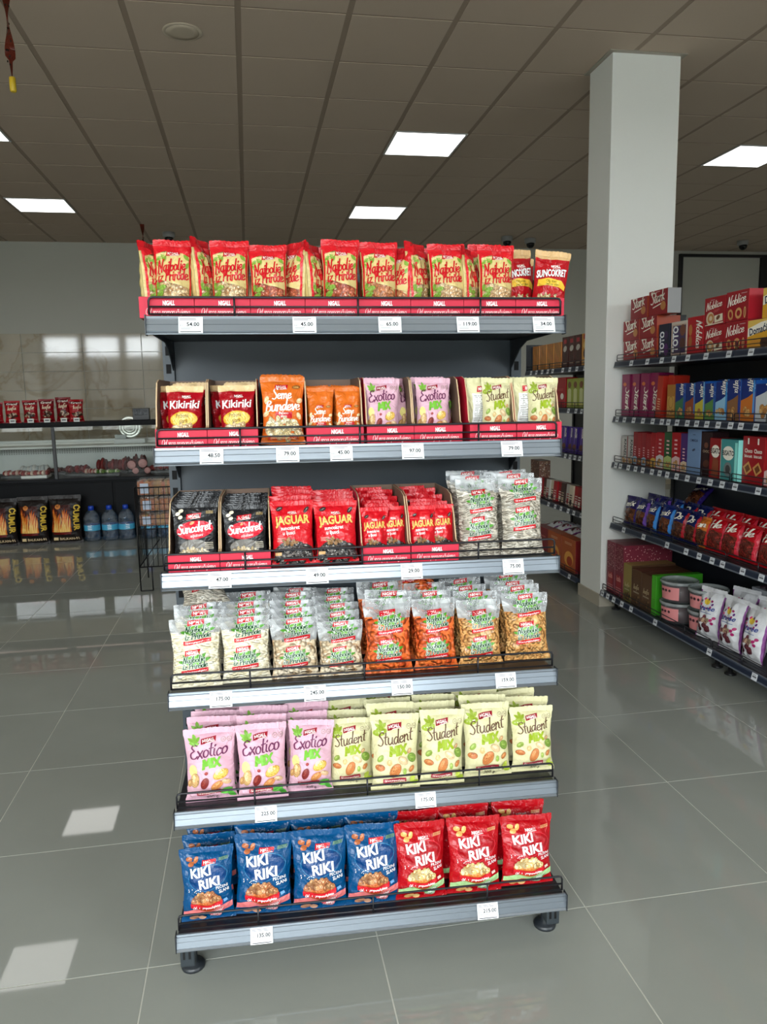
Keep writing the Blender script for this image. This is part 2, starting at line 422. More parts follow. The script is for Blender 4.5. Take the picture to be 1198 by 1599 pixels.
# ---------------------------------------------------------------- flat print on packs
class Art:
    """printed shapes in label coordinates: x across in -0.5..0.5 of the width, y up from 0"""
    def __init__(self): self.items = []; self.k = 0
    def add(self, V, F, col, step=0.00004):
        self.k += step
        self.items.append((V, F, col, self.k)); return self
    def xf(self, V, cx, cy, sx, sy, rot):
        c, s = math.cos(rot), math.sin(rot)
        return [(cx + x * sx * c - y * sy * s, cy + x * sx * s + y * sy * c) for x, y in V]
    def ell(self, cx, cy, rx, ry, col, rot=0, n=14, rings=1, step=0.00004, a0=0, a1=360):
        full = (a1 - a0) == 360; m = n if full else n + 1
        V = [(0, 0)]; F = []
        for r in range(1, rings + 1):
            for j in range(m):
                a = math.radians(a0 + (a1 - a0) * j / n)
                V.append((r / rings * math.cos(a), r / rings * math.sin(a)))
        for j in range(n):
            j2 = (j + 1) % m
            F.append((0, 1 + j, 1 + j2))
            for r in range(1, rings):
                p, q = 1 + (r - 1) * m, 1 + r * m
                F.append((p + j, q + j, q + j2, p + j2))
        return self.add(self.xf(V, cx, cy, rx, ry, rot), F, col, step)
    def ring(self, cx, cy, rx, ry, th, col, rot=0, n=22, a0=0, a1=360):
        V = []; F = []
        for j in range(n + 1):
            a = math.radians(a0 + (a1 - a0) * j / n)
            V += [(rx * math.cos(a), ry * math.sin(a)), ((rx - th) * math.cos(a), (ry - th) * math.sin(a))]
        for j in range(n): F.append((2 * j, 2 * j + 1, 2 * j + 3, 2 * j + 2))
        return self.add(self.xf(V, cx, cy, 1, 1, rot), F, col)
    def strip(self, top, bot, col, ny=3):
        V = []; F = []; n = len(top)
        for i in range(n):
            for j in range(ny + 1):
                t = j / ny
                V.append((top[i][0] * (1 - t) + bot[i][0] * t, top[i][1] * (1 - t) + bot[i][1] * t))
        for i in range(n - 1):
            for j in range(ny):
                a = i * (ny + 1) + j
                F.append((a, a + 1, a + ny + 2, a + ny + 1))
        return self.add(V, F, col)
    def rect(self, cx, cy, w, h, col, rot=0, skew=0, nx=6, ny=3, wave=0):
        V = []; F = []
        for i in range(nx + 1):
            for j in range(ny + 1):
                x = -.5 + i / nx; y = -.5 + j / ny
                V.append((x * w + skew * y * h, y * h + wave * math.sin(x * 2 * PI)))
        for i in range(nx):
            for j in range(ny):
                a = i * (ny + 1) + j
                F.append((a, a + ny + 1, a + ny + 2, a + 1))
        return self.add(self.xf(V, cx, cy, 1, 1, rot), F, col)
    def text(self, s, cx, cy, h, col, rot=0, bold=0.02, shear=0, width=None, outline=None, ow=0.05):
        """cy = baseline; h = capital height; width squeezes the line to that width"""
        v, f, w = text_geo(s, bold, shear)
        sx = width / w if width else h
        if outline:
            v2, f2, _ = text_geo(s, bold + ow, shear)
            self.add(self.xf(v2, cx, cy, sx, h, rot), f2, outline)
        self.k += 0.0001
        return self.add(self.xf(v, cx, cy, sx, h, rot), f, col)
    def script(self, s, cx, cy, h, col, rot=0, wt=0.13, shear=0.22, width=None, outline=None):
        v, f, w = script_geo(s, wt, shear)
        sx = width / w if width else h
        if outline:
            v2, f2, _ = script_geo(s, wt + 0.11, shear)
            self.add(self.xf(v2, cx, cy, sx, h, rot), f2, outline)
        self.k += 0.0001
        return self.add(self.xf(v, cx, cy, sx, h, rot), f, col)
    def pile(self, cx, cy, rx, ry, n, cols, size, rnd, asp=1.5, half=False, hl=None):
        pts = []
        for i in range(n):
            for _ in range(12):
                x, y = rnd.uniform(-1, 1), rnd.uniform(0 if half else -1, 1)
                if x * x + y * y <= 1: break
            pts.append((x, y))
        pts.sort(key=lambda p: -p[1])
        for x, y in pts:
            a = rnd.uniform(0, PI); s = size * rnd.uniform(.8, 1.2)
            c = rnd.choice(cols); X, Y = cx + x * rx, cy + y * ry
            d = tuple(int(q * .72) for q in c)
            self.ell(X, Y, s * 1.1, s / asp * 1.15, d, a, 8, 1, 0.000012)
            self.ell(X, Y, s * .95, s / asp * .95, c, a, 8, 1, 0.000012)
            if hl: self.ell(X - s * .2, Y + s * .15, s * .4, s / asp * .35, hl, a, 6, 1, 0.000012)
        return self
    def leaf(self, cx, cy, l, w, rot, col, vein=None):
        top = [(-l / 2 + l * t / 6, w / 2 * math.sin(PI * t / 6) ** .8) for t in range(7)]
        bot = [(x, -y) for x, y in top]
        self.strip(self.xf(top, cx, cy, 1, 1, rot), self.xf(bot, cx, cy, 1, 1, rot), col, 2)
        if vein: self.rect(cx, cy, l * .8, w * .08, vein, rot, nx=3, ny=1)
        return self
    def lines(self, cx, cy, w, h, n, col, rnd=None):
        for i in range(n):
            k = rnd.uniform(.7, 1) if rnd else 1
            self.rect(cx - w * (1 - k) / 2, cy + h / 2 - h * (i + .5) / n, w * k, h / n * .4, col, nx=3, ny=1)
        return self
    def logo(self, cx, cy, w, rot=0.07, bg=(190, 20, 34), fg=(250, 246, 240)):
        if bg: self.rect(cx, cy, w, w * .34, bg, rot, .25, 4, 2)
        self.text('NIGALL', cx, cy - w * .085, w * .19, fg, rot, 0.04, 0.1, width=w * .8)
        self.rect(cx + w * .1, cy - w * .14, w * .7, w * .03, fg, rot + .05, 0, 3, 1)
        return self
    @staticmethod
    def fine(V, F, L):
        """split every edge longer than L so that the print can follow a curved pack"""
        V = list(V); T3 = []
        for f in F:
            for i in range(1, len(f) - 1): T3.append((f[0], f[i], f[i + 1]))
        for _ in range(5):
            mid = {}; out = []; done = True
            def m(a, b):
                k = (a, b) if a < b else (b, a)
                if k in mid: return mid[k]
                d = math.hypot(V[a][0] - V[b][0], V[a][1] - V[b][1])
                if d <= L: mid[k] = None
                else:
                    V.append(((V[a][0] + V[b][0]) / 2, (V[a][1] + V[b][1]) / 2)); mid[k] = len(V) - 1
                return mid[k]
            for a, b, c in T3:
                p, q, r = m(a, b), m(b, c), m(c, a)
                n = (p is not None) + (q is not None) + (r is not None)
                if n == 0: out.append((a, b, c)); continue
                done = False
                if n == 3: out += [(a, p, r), (p, b, q), (r, q, c), (p, q, r)]
                else:
                    if n == 1:
                        if q is not None: a, b, c, p, q, r = b, c, a, q, r, p
                        elif r is not None: a, b, c, p, q, r = c, a, b, r, p, q
                        out += [(a, p, c), (p, b, c)]
                    else:
                        if p is None: a, b, c, p, q, r = b, c, a, q, r, p
                        elif q is None: a, b, c, p, q, r = c, a, b, r, p, q
                        out += [(p, b, q), (a, p, q), (a, q, c)]
            T3 = out
            if done: break
        return V, T3
    def mesh(self, name, S, H, mat, base=0.0009, scale=1.0, L=None):
        """S(x, y, off) -> point; x in -0.5..0.5, y in 0..H"""
        mb = MB()
        for V, F, col, k in self.items:
            n = len(mb.v)
            if L: V, F = self.fine(V, F, L)
            for x, y in V: mb.v.append(S(max(-.492, min(.492, x)), max(.006, min(H - .006, y)), base + k))
            for f in F: mb.face(tuple(n + i for i in f), col, 0, True)
        return mb.mesh(name, mat)

# ================================================================ SETTING
XL, XR, YB = -6.2, 9.6, 10.95
def px_of(p):
    d = Vector(p) - Vector((0, 0, CAM_Z)); z = d.dot(fw)
    if z < 0.05: return None
    return (599 + 1194.86 * d.dot(r2) / z, 799.5 - 1194.86 * d.dot(u2) / z)

# polished porcelain tile
def tile_mat(name, rough, bump, bscale, spec=0.5):
    m = new_mat(name, rough, 0, spec, 0, bump, bscale)
    nt = m.node_tree; p = nt.nodes['Principled BSDF']
    tc = nt.nodes.new('ShaderNodeTexCoord')
    gz = nt.nodes.new('ShaderNodeTexNoise'); gz.inputs['Scale'].default_value = 3.0; gz.inputs['Detail'].default_value = 5
    nt.links.new(tc.outputs['Object'], gz.inputs['Vector'])
    mr = nt.nodes.new('ShaderNodeMapRange'); mr.inputs['To Min'].default_value = 0.9; mr.inputs['To Max'].default_value = 1.08
    nt.links.new(gz.outputs['Fac'], mr.inputs['Value'])
    mx = nt.nodes.new('ShaderNodeMix'); mx.data_type = 'RGBA'; mx.blend_type = 'MULTIPLY'; mx.inputs['Factor'].default_value = 1
    at = [n for n in nt.nodes if n.type == 'ATTRIBUTE'][0]
    nt.links.new(at.outputs['Color'], mx.inputs['A']); nt.links.new(mr.outputs['Result'], mx.inputs['B'])
    nt.links.new(mx.outputs['Result'], p.inputs['Base Color'])
    return m
M_FLOOR = tile_mat('polished_porcelain', 0.03, 0.0, 1, 0.46)
FLOOR_C, GROUT_C = (148, 151, 144), (206, 206, 196)
mb = MB(); mb.box(XL, XR, FRONT_Y, YB, -0.12, -0.0012, GROUT_C)
floor = mb.build('floor', M_GROUT, kind='structure')
FX, FY, TS = -1.5195, 1.2574, 0.6
g = 0.0019
mb = MB(); mb.box(g, TS - g, g, TS - g, -0.0011, 0.0, FLOOR_C)
tile_me = mb.mesh('floor_tile', M_FLOOR)
cells = []
for i in range(-8, 19):
    for j in range(-8, 17):
        x, y = FX + i * TS, FY + j * TS
        if x + TS < XL or x > XR or y + TS < FRONT_Y or y > YB: continue
        q = px_of((x + TS / 2, y + TS / 2, 0)); vis = q is not None and -160 < q[0] < 1360 and -100 < q[1] < 1900
        cells.append((0 if vis else 1, math.hypot(x + .3, y + .3), x, y))
cells.sort()
rest = MB()
for n, (vis, d, x, y) in enumerate(cells):
    if n < 290 and not vis:
        put('tile', tile_me, floor, loc=(x, y, 0))
    else:
        x0, x1, y0, y1 = max(x + g, XL), min(x + TS - g, XR), max(y + g, FRONT_Y), min(y + TS - g, YB)
        if x1 > x0 and y1 > y0: rest.box(x0, x1, y0, y1, -0.0024, 0.0, FLOOR_C)
rest.build('outer_tiles', M_FLOOR, floor, kind='stuff')

# suspended ceiling
CX, CY = -1.1602, 4.4942
CEIL_C, TBAR_C = (194, 176, 158), (158, 141, 125)
mb = MB(); mb.box(XL, XR, FRONT_Y, YB, CEIL + 0.0027, CEIL + 0.1, TBAR_C)
ceiling = mb.build('ceiling', M_CEIL, kind='structure')
g = 0.017
mb = MB()
mb.box(g, TS - g, 0.009, TS - 0.009, CEIL, CEIL + 0.0025, CEIL_C)
ctile_me = mb.mesh('ceiling_tile', M_CEIL)
LIGHT_COLS, LIGHT_ROWS = (-8, -2, 4, 9, 15), (-9, -5, 3, 7)
cells = []
for i in range(-9, 19):
    for j in range(-14, 12):
        x, y = CX + i * TS, CY + j * TS
        if x + TS < XL or x > XR or y + TS < FRONT_Y or y > YB: continue
        if i in LIGHT_COLS and j in LIGHT_ROWS: continue
        q = px_of((x + TS / 2, y + TS / 2, CEIL)); vis = q is not None and -160 < q[0] < 1360 and -160 < q[1] < 800
        cells.append((0 if vis else 1, math.hypot(x + .3, y + .3), x, y))
cells.sort()
rest = MB()
for n, (vis, d, x, y) in enumerate(cells):
    if n < 290 and not vis:
        put('tile', ctile_me, ceiling, loc=(x, y, 0))
    else:
        x0, x1, y0, y1 = max(x + g, XL), min(x + TS - g, XR), max(y + .011, FRONT_Y), min(y + TS - .011, YB)
        if x1 > x0 and y1 > y0: rest.box(x0, x1, y0, y1, CEIL, CEIL + 0.0025, CEIL_C)
rest.build('outer_tiles', M_CEIL, ceiling, kind='stuff')

# LED panels
M_LED = bpy.data.materials.new('led_diffuser'); M_LED.use_nodes = True
_p = M_LED.node_tree.nodes['Principled BSDF']
_p.inputs['Emission Color'].default_value = (1.0, 0.98, 0.94, 1); _p.inputs['Emission Strength'].default_value = LAMP
mb = MB(); mb.box(0.02, TS - 0.02, 0.02, TS - 0.02, -0.002, 0.0025, (250, 250, 250)); led_me = mb.mesh('diffuser', M_LED)
mb = MB()
for b in ((0.004, TS - .004, 0.004, 0.02), (0.004, TS - .004, TS - .02, TS - .004), (0.004, .02, .02, TS - .02), (TS - .02, TS - .004, .02, TS - .02)):
    mb.box(b[0], b[1], b[2], b[3], -0.004, 0.0026, (200, 200, 200))
ledf_me = mb.mesh('frame', M_PLASTIC)
LEDLAB = {(4, 3): 'square white LED ceiling panel, nearest one above the middle aisle', (4, 7): 'white LED ceiling panel right above the middle of the nut display top',
          (-2, 7): 'white LED ceiling panel at the left above the meat counter', (-2, 3): 'white LED ceiling panel cut by the left edge of the view',
          (9, 3): 'white LED ceiling panel right of the white column', (9, 7): 'far white LED panel just left of the column edge', (15, 7): 'far LED panel at the right edge of the view'}
for i in LIGHT_COLS:
    for j in LIGHT_ROWS:
        x, y = CX + i * TS, CY + j * TS
        if x + TS > XR: continue
        lab = LEDLAB.get((i, j))
        t = thing('ceiling_light', lab or 'square white LED panel in the ceiling outside the view', 'ceiling light', T(x, y, CEIL), 'LED ceiling panels' )
        put('frame', ledf_me, t); put('diffuser', led_me, t)

# walls
WALL_C = (186, 186, 176)
mb = MB(); mb.box(XL - .1, XR + .1, YB, YB + 0.12, 0, CEIL + .1, WALL_C)
wall_back = mb.build('wall_back', M_PAINT, kind='structure')
mb = MB(); mb.box(XL - .12, XL, FRONT_Y, YB, 0, CEIL + .1, WALL_C); mb.build('wall_left', M_PAINT, kind='structure')
mb = MB(); mb.box(XR, XR + .12, FRONT_Y, YB, 0, CEIL + .1, WALL_C); mb.build('wall_right', M_PAINT, kind='structure')
mb = MB()
xs = [XL - .1] + [c for p in PANES for c in p] + [XR + .1]
for k in range(0, len(xs), 2): mb.box(xs[k], xs[k + 1], FRONT_Y - .12, FRONT_Y, 0, CEIL + .1, (120, 124, 122))
for a, b in PANES:
    mb.box(a, b, FRONT_Y - .12, FRONT_Y, 0, SILL, (120, 124, 122)); mb.box(a, b, FRONT_Y - .12, FRONT_Y, HEAD, CEIL + .1, (120, 124, 122))
wf = mb.build('wall_front', M_PAINT, kind='structure')
mb = MB(); mb.box(-40, 40, -60, FRONT_Y - .13, -0.2, -0.06, (150, 150, 146)); mb.build('pavement', M_GROUT, kind='structure')
mb = MB(); mb.box(-45, 45, -24, -20, -0.06, 3.75, (84, 84, 82)); mb.build('building_opposite', M_GROUT, kind='structure')

# marble-look wall tiles behind the counter
M_MARBLE = new_mat('marble_tile', 0.05, 0, 0.55, 0.0)
nt = M_MARBLE.node_tree; p = nt.nodes['Principled BSDF']
tc = nt.nodes.new('ShaderNodeTexCoord'); geo = nt.nodes.new('ShaderNodeNewGeometry')
wv = nt.nodes.new('ShaderNodeTexNoise'); wv.inputs['Scale'].default_value = 1.1; wv.inputs['Detail'].default_value = 6; wv.inputs['Distortion'].default_value = 1.2
nt.links.new(geo.outputs['Position'], wv.inputs['Vector'])
cr = nt.nodes.new('ShaderNodeValToRGB'); e = cr.color_ramp.elements
e[0].position = 0.30; e[0].color = lin((160, 150, 130)); e[1].position = 0.52; e[1].color = lin((176, 166, 146))
for q, c in ((0.46, (170, 160, 138)), (0.485, (152, 138, 114)), (0.51, (172, 161, 140)), (0.7, (182, 173, 154))):
    k = e.new(q); k.color = lin(c)
nt.links.new(wv.outputs['Fac'], cr.inputs[0]); nt.links.new(cr.outputs[0], p.inputs['Base Color'])
mb = MB(); mb.bevbox(0.004, 0.756, -0.012, -0.001, 0.003, 0.2445, (255, 255, 255), 0, 0.001); wt_me = mb.mesh('wall_tile', M_MARBLE)
for j in range(10):
    for i in range(-4, 5):
        put('tile', wt_me, wall_back, loc=(-2.90 + i * 0.76, YB, 2.347 - (j + 1) * 0.2475))

# white column with tiled skirting
COLX0, COLX1, COLY0, COLY1 = 2.302, 2.757, 4.738, 5.06
mb = MB(); mb.bevbox(COLX0, COLX1, COLY0, COLY1, 0, CEIL + .02, (234, 235, 230), 0, 0.004)
colm = mb.build('column', M_PAINT, kind='structure')
mb = MB()
mb.box(COLX0 - .01, COLX0 - .0005, COLY0 - .01, COLY1 + .01, 0.0, 0.085, (176, 168, 152))
mb.box(COLX0 - .0005, COLX1 + .01, COLY0 - .01, COLY0 - .0005, 0.0, 0.085, (176, 168, 152))
mb.box(COLX1 + .0005, COLX1 + .01, COLY0 - .0005, COLY1 + .01, 0.0, 0.085, (176, 168, 152))
mb.build('baseboard_column', M_BOX, kind='structure')
mb = MB(); mb.box(COLX0 - .03, COLX1 + .03, COLY0 - .03, COLY1 + .03, CEIL - .006, CEIL + .012, (160, 152, 138))
mb.build('trim_2', M_PLASTIC, kind='structure')
mb = MB(); mb.box(XL, -4.0, YB - .014, YB, 0, .08, (150, 140, 120)); mb.box(4.0, XR, YB - .014, YB, 0, .08, (150, 140, 120)); mb.build('baseboard_back', M_BOX, kind='structure')
# dark door frame on the back wall, right of the column
mb = MB(); mb.box(6.45, 6.50, YB - .05, YB, 0, 3.46, (24, 24, 26)); mb.box(7.80, 7.95, YB - .05, YB, 0, 3.46, (24, 24, 26)); mb.box(6.50, 7.80, YB - .05, YB, 3.42, 3.46, (24, 24, 26))
mb.build('trim_1', M_STEEL, kind='structure')

# ceiling loudspeaker, cameras, fly strips
t = thing('ceiling_speaker', 'round flat white loudspeaker set in the ceiling at upper left', 'speaker', T(-0.272, 4.82, CEIL))
mb = MB(); mb.lathe([(0.112, 0.0), (0.111, -0.003), (0.10, -0.005), (0.094, -0.005)], 32, (198, 184, 164)); mb.build('rim', M_PLASTIC, t)
mb = MB(); mb.lathe([(0.093, -0.002), (0.093, -0.0052), (0.06, -0.006), (0.0, -0.0062)], 32, (192, 178, 158)); mb.build('grille', M_CEIL, t)
for (x, y, lab) in ((-0.877, 10.25, 'white dome security camera hanging above the left end of the nut display'), (3.854, 10.26, 'white dome security camera just left of the column, above the sunflower bags'),
                    (3.49, 10.16, 'dark small camera left of another one near the back ceiling edge'), (6.963, 10.17, 'dome security camera on the ceiling right of the white column')):
    t = thing('security_camera', lab, 'camera', T(x, y, CEIL), 'security cameras on the ceiling')
    mb = MB(); mb.lathe([(0.075, 0), (0.075, -0.05), (0.06, -0.065), (0.03, -0.07)], 20, (150, 150, 148)); mb.build('housing', M_PLASTIC, t)
    mb = MB(); mb.ellipsoid((0, -0.012, -0.075), (0.055, 0.055, 0.055), (14, 14, 16), 0, 14, 8); mb.build('lens_dome', M_FOIL, t)

def fly_strip(x, y, z1, L, lab, cap, seed):
    rnd = random.Random(seed)
    t = thing('fly_strip', lab, 'fly paper', T(x, y, z1))
    mb = MB(); n = 26; w = 0.024
    for i in range(n):
        a0, a1 = i * 0.36, (i + 1) * 0.36
        za, zb = -L * i / n, -L * (i + 1) / n
        wa = w * (1 if i < n * .8 else .4); wb = w * (1 if i + 1 < n * .8 else .4)
        pa = [(s * wa * (.6 + .4 * math.cos(a0)), s * wa * .8 * math.sin(a0), za) for s in (-1, 1)]
        pb = [(s * wb * (.6 + .4 * math.cos(a1)), s * wb * .8 * math.sin(a1), zb) for s in (-1, 1)]
        mb.quad(pa[0], pa[1], pb[1], pb[0], (92, 30, 16), 0, True)
        q = [(u[0], u[1] + .0012, u[2]) for u in (pa[0], pa[1], pb[1], pb[0])]
        mb.quad(*q[::-1], (92, 30, 16), 0, True)
    for i in range(14):
        z = -rnd.uniform(.05, .9) * L
        mb.ellipsoid((rnd.uniform(-.015, .015), -.004, z), (.004, .004, .006), (26, 16, 12), 0, 6, 4)
    mb.build('sticky_ribbon', M_FOIL, t)
    if cap:
        mb = MB(); mb.lathe([(0.014, -L + .01), (0.016, -L + .005), (0.016, -L - .055), (0.012, -L - .06)], 14, (214, 180, 40)); mb.build('cartridge', M_PLASTIC, t)
fly_strip(-1.098, 4.4, CEIL, 0.45, 'brown sticky fly strip with yellow tube hanging at top left', True, 1)
fly_strip(-1.139, 9.8, CEIL, 0.42, 'brown sticky fly strip hanging behind the top left of the nut display', True, 2)

# ================================================================ MAIN DISPLAY (gondola)
G_AN, G_LE = -0.0338, 0.0048
G = T(-0.2292, 1.87, 0.0) @ RZ(G_AN) @ RY(G_LE)
DARK, SLATE, RAILC = (26, 30, 36), (52, 60, 67), (136, 144, 152)
SHELVES = {'S1': (-0.0014, 1.6381), 'S2': (0.0108, 1.3346), 'S3': (0.0079, 1.032), 'S4': (0.0074, 0.7277), 'S5': (-0.011, 0.4212), 'S6': (-0.0952, 0.1451)}
SHN = {'S1': 'top shelf', 'S2': 'second shelf', 'S3': 'third shelf', 'S4': 'fourth shelf', 'S5': 'fifth shelf', 'S6': 'bottom shelf'}
gond = thing('gondola_shelving', 'freestanding dark steel shelving unit with silver rails stocked with nut bags', 'shelving', G)
# uprights with slot rows
for x in (-0.022, 0.992):
    mb = MB(); mb.box(x, x + .03, .395, .455, 0.05, 1.80, SLATE)
    for k in range(34):
        z = .12 + k * .05
        mb.box(x + .008, x + .022, .3945, .40, z, z + .026, (3, 3, 4), 1)
    mb.build('upright', [M_STEEL, M_BLACK], gond)
for k in range(4):
    z0 = .10 + k * .425
    mb = MB(); mb.box(.008, .992, .408, .43, z0 + .001, z0 + .424, SLATE, bev=.002); mb.build('back_panel', M_STEEL, gond)
def rail_mesh(w):
    prof = [(0, 0), (-.0035, -.001), (-.0045, -.006), (-.0035, -.0085), (-.0065, -.019), (-.0055, -.0205), (-.0095, -.0345), (-.0085, -.0365), (-.0125, -.0405), (-.012, -.0425), (-.006, -.0425), (0.004, -.036), (.004, -.002)]
    mb = MB(); mb.extrude_x(prof, 0, w, RAILC); return mb.mesh('price_rail', M_RAIL)
rail_me = rail_mesh(1.0)
mb = MB(); mb.box(-.0022, -.0002, -.0135, .012, -.044, .002, (28, 32, 38)); cap_me = mb.mesh('rail_end_cap', M_PLASTIC)
def fence_mesh(w, vs, h0=.004, h1=.043):
    mb = MB(); r = .0027; y = .008; zm = (h0 + h1) / 2 - .002
    top = [(.006, y, h0), (.006, y, h1 - .008), (.009, y, h1 - .002), (.016, y, h1), (w - .016, y, h1), (w - .009, y, h1 - .002), (w - .006, y, h1 - .008), (w - .006, y, h0)]
    mb.tube(top, r, 7, (46, 46, 50))
    mb.tube([(.006, y, zm), (w - .006, y, zm)], r * .85, 6, (46, 46, 50))
    mb.tube([(.006, y, h0 + .001), (w - .006, y, h0 + .001)], r * .85, 6, (46, 46, 50))
    for v in vs: mb.tube([(v, y - .002, h0 - .008), (v, y - .002, h1)], r * .9, 6, (46, 46, 50))
    return mb.mesh('wire_fence', M_WIRE)
fence_me = fence_mesh(1.0, (.20, .49, .79))
mb = MB()
mb.extrude_x([(-.0, .0), (-.36, .0), (-.36, -.008), (-.14, -.012), (-.08, -.03), (-.03, -.06), (0, -.08)], 0, .003, (24, 27, 31))
bracket_me = mb.mesh('bracket', M_STEEL)
for s, (y, z) in SHELVES.items():
    d = .395 - y
    mb = MB(); mb.box(.003, .997, .004, d, -.030, -.004, DARK, bev=.002)
    sh = mb.build('shelf', M_STEEL, gond, loc=(0, y, z))
    put('price_rail', rail_me, sh); put('rail_end_cap', cap_me, sh); put('rail_end_cap', cap_me, sh, loc=(1.0024, 0, 0))
    put('wire_fence', fence_me, sh)
    if s != 'S6':
        for x in (.004, .990):
            b = put('bracket', bracket_me, sh, loc=(x, .395 - y, -.030)); b.scale = (1, 1, 1)
# plain shelves on the far side of the unit
for z in (.145, .42, .73, 1.03, 1.33, 1.63):
    mb = MB(); mb.box(.003, .997, .458, .86, z - .03, z - .004, DARK); mb.box(.0, 1.0, .861, .868, z - .042, z, RAILC); mb.build('rear_shelf', [M_STEEL], gond)
# feet
def foot(x, y, sgn):
    mb = MB()
    zz = .0048 * x
    mb.box(x - .018, x + .018, y, y + .075, .03 + zz, .104, (44, 50, 54), bev=.004)
    for k in (-.008, .006): mb.box(x + k - .003, x + k + .003, y - .0006, y + .01, .052, .09, (10, 10, 12))
    mb.box(x - .014, x + .014, y + .075, .40, .06, .10, (44, 50, 54))
    mb.lathe([(.030, zz), (.031, .006 + zz), (.026, .012 + zz), (.012, .016 + zz), (.011, .045 + zz)], 18, (34, 38, 42), at=(x - sgn * .008, y + .042, 0))
    mb.build('foot', M_PLASTIC, gond)
foot(.019, -.068, -1); foot(.979, -.068, 1)
mb = MB(); mb.box(.037, .961, .30, .33, .03, .10, (40, 45, 49)); mb.build('base_beam', M_STEEL, gond)

# ---------------------------------------------------------------- bag shapes
def bag_S(W, H, Tk, seed, seal_t=.075, seal_b=.05, head=0.0, fold=1.0):
    rnd = random.Random(seed)
    a1, a2, a3, a4 = [rnd.uniform(0, 6.28) for _ in range(4)]
    off = Vector((rnd.uniform(0, 50), rnd.uniform(0, 50), rnd.uniform(0, 50)))
    top = 1 - seal_t - head
    def S(u, v, o=0.0, side=1):
        """u in -1..1 across, v in 0..1 up, o = distance off the surface"""
        if v <= seal_b: b = 0.0
        elif v >= 1 - seal_t: b = 0.0
        else:
            t = (v - seal_b) / (1 - seal_t - seal_b)
            b = math.sin(PI * t ** .80) ** .62 if 0 < t < 1 else 0
            if head and v > top - .08: b *= max(.32, 1 - (v - top + .08) / (head + .08) * .9) if v > top - .08 else 1
        e = max(0.0, 1 - abs(u) ** 2.3) ** .72
        hw = W / 2 * (1 - .12 * b + .014 * math.sin(v * 17 + a1) * b)
        d = Tk / 2 * b * e
        if b > 0:
            crease = abs(u) ** 2 * (1 - abs(u)) * 4
            d += fold * Tk * (.05 * math.sin(v * 38 + a2 + 3 * u) * crease + .035 * math.sin(6 * u + a3 + 5 * v) * e * b)
            edge = max(0.0, 1 - min(v - seal_b, 1 - seal_t - v) / .16)
            d += fold * Tk * .07 * edge * b * math.sin(u * 15 + a4 + v * 6) * (1 - abs(u))
            d = max(d, .0004)
        nzv = noise.noise(Vector((u * 2.6, v * 3.6, side * 3.0)) + off) * fold * .006 * (1 if b > 0 else .3)
        d += nzv * e * (b > 0)
        sway = .0035 * math.sin(u * 4 + a1) * (v > 1 - seal_t - .12) * fold
        d = max(d, .0003)
        return (u * hw, (-(d + o) if side > 0 else (d + o)) + sway, v * H)
    return S

class BagKind:
    def __init__(self, name, W, H, Tk, color, art, mat, cat, back=None, head=0.0, mats=None, mi=None, seal_col=None, seeds=(1, 2), fold=1.0, art2=None):
        self.name, self.W, self.H, self.cat = name, W, H, cat
        self.vars = []
        for sd in seeds:
            S = bag_S(W, H, Tk, sd * 7 + len(name), head=head, fold=fold)
            mb = MB(); nu, nv = 24, 36
            vs = [0, .025, .05] + [.05 + (.925 - .05) * i / (nv - 4) for i in range(1, nv - 3)]
            for side in (1, -1):
                k = len(mb.v)
                for v in vs:
                    for i in range(nu + 1): mb.v.append(S(-1 + 2 * i / nu, v, 0, side))
                for j in range(len(vs) - 1):
                    for i in range(nu):
                        a = k + j * (nu + 1) + i
                        q = (a, a + 1, a + nu + 2, a + nu + 1)
                        u, v = -1 + 2 * (i + .5) / nu, (vs[j] + vs[j + 1]) / 2
                        mb.face(q if side > 0 else q[::-1], color(u, v, side), mi(u, v) if mi else 0, True)
            pouch = mb.mesh(name, mats or [mat])
            # crimped top seal
            ms = MB(); n = 18
            sc = seal_col or color(0, .97, 1)
            rows = [.925 + .075 * t / 6 for t in range(7)]
            k = 0
            for side in (1, -1):
                k = len(ms.v)
                for r, v in enumerate(rows):
                    for i in range(n + 1):
                        u = -1 + 2 * i / n
                        x, y, z = S(u, v, .0006 + .0007 * (r % 2), side)
                        z += .0015 * ((i % 2) if r == 6 else 0)
                        ms.v.append((x, y, z))
                for r in range(6):
                    for i in range(n):
                        a = k + r * (n + 1) + i
                        q = (a, a + 1, a + n + 2, a + n + 1)
                        ms.face(q if side > 0 else q[::-1], sc, 0, True)
            seal = ms.mesh('top_seal', (mats or [mat])[-1])
            Hn = H / W
            fr = None
            if art: fr = (art2 if art2 and len(self.vars) % 2 else art).mesh('front_print', lambda x, y, o: S(x * 2, y / Hn, o, 1), Hn, mat, L=.07)
            bk = back.mesh('back_print', lambda x, y, o: S(-x * 2, y / Hn, o, -1), Hn, mat, L=.12) if back else None
            self.vars.append((pouch, seal, fr, bk))
        self.i = 0
    def place(self, mw, label, group=None, var=None, parts=True, cat=None):
        k = self.i if var is None else var; self.i += 1
        p, s, f, b = self.vars[k % len(self.vars)]
        o = put(self.name, p, None, mw, label, cat or self.cat, group)
        if parts:
            put('top_seal', s, o)
            if f: put('front_print', f, o)
            if b: put('back_print', b, o)
        return o

CREAM = (252, 246, 232); WHITE = (250, 250, 248); RED = (190, 20, 34)
SRCA = 'Od srca preporučujemo'
NUTC = [(222, 180, 120), (205, 158, 98), (236, 204, 150), (190, 140, 84)]
def back_art(bg, ink, A, panel=WHITE, seed=3):
    a = Art(); rnd = random.Random(seed)
    a.rect(0, A * .50, .72, A * .52, panel, nx=8, ny=8)
    a.lines(0, A * .52, .62, A * .44, 15, ink, rnd)
    a.logo(0, A * .84, .4)
    return a

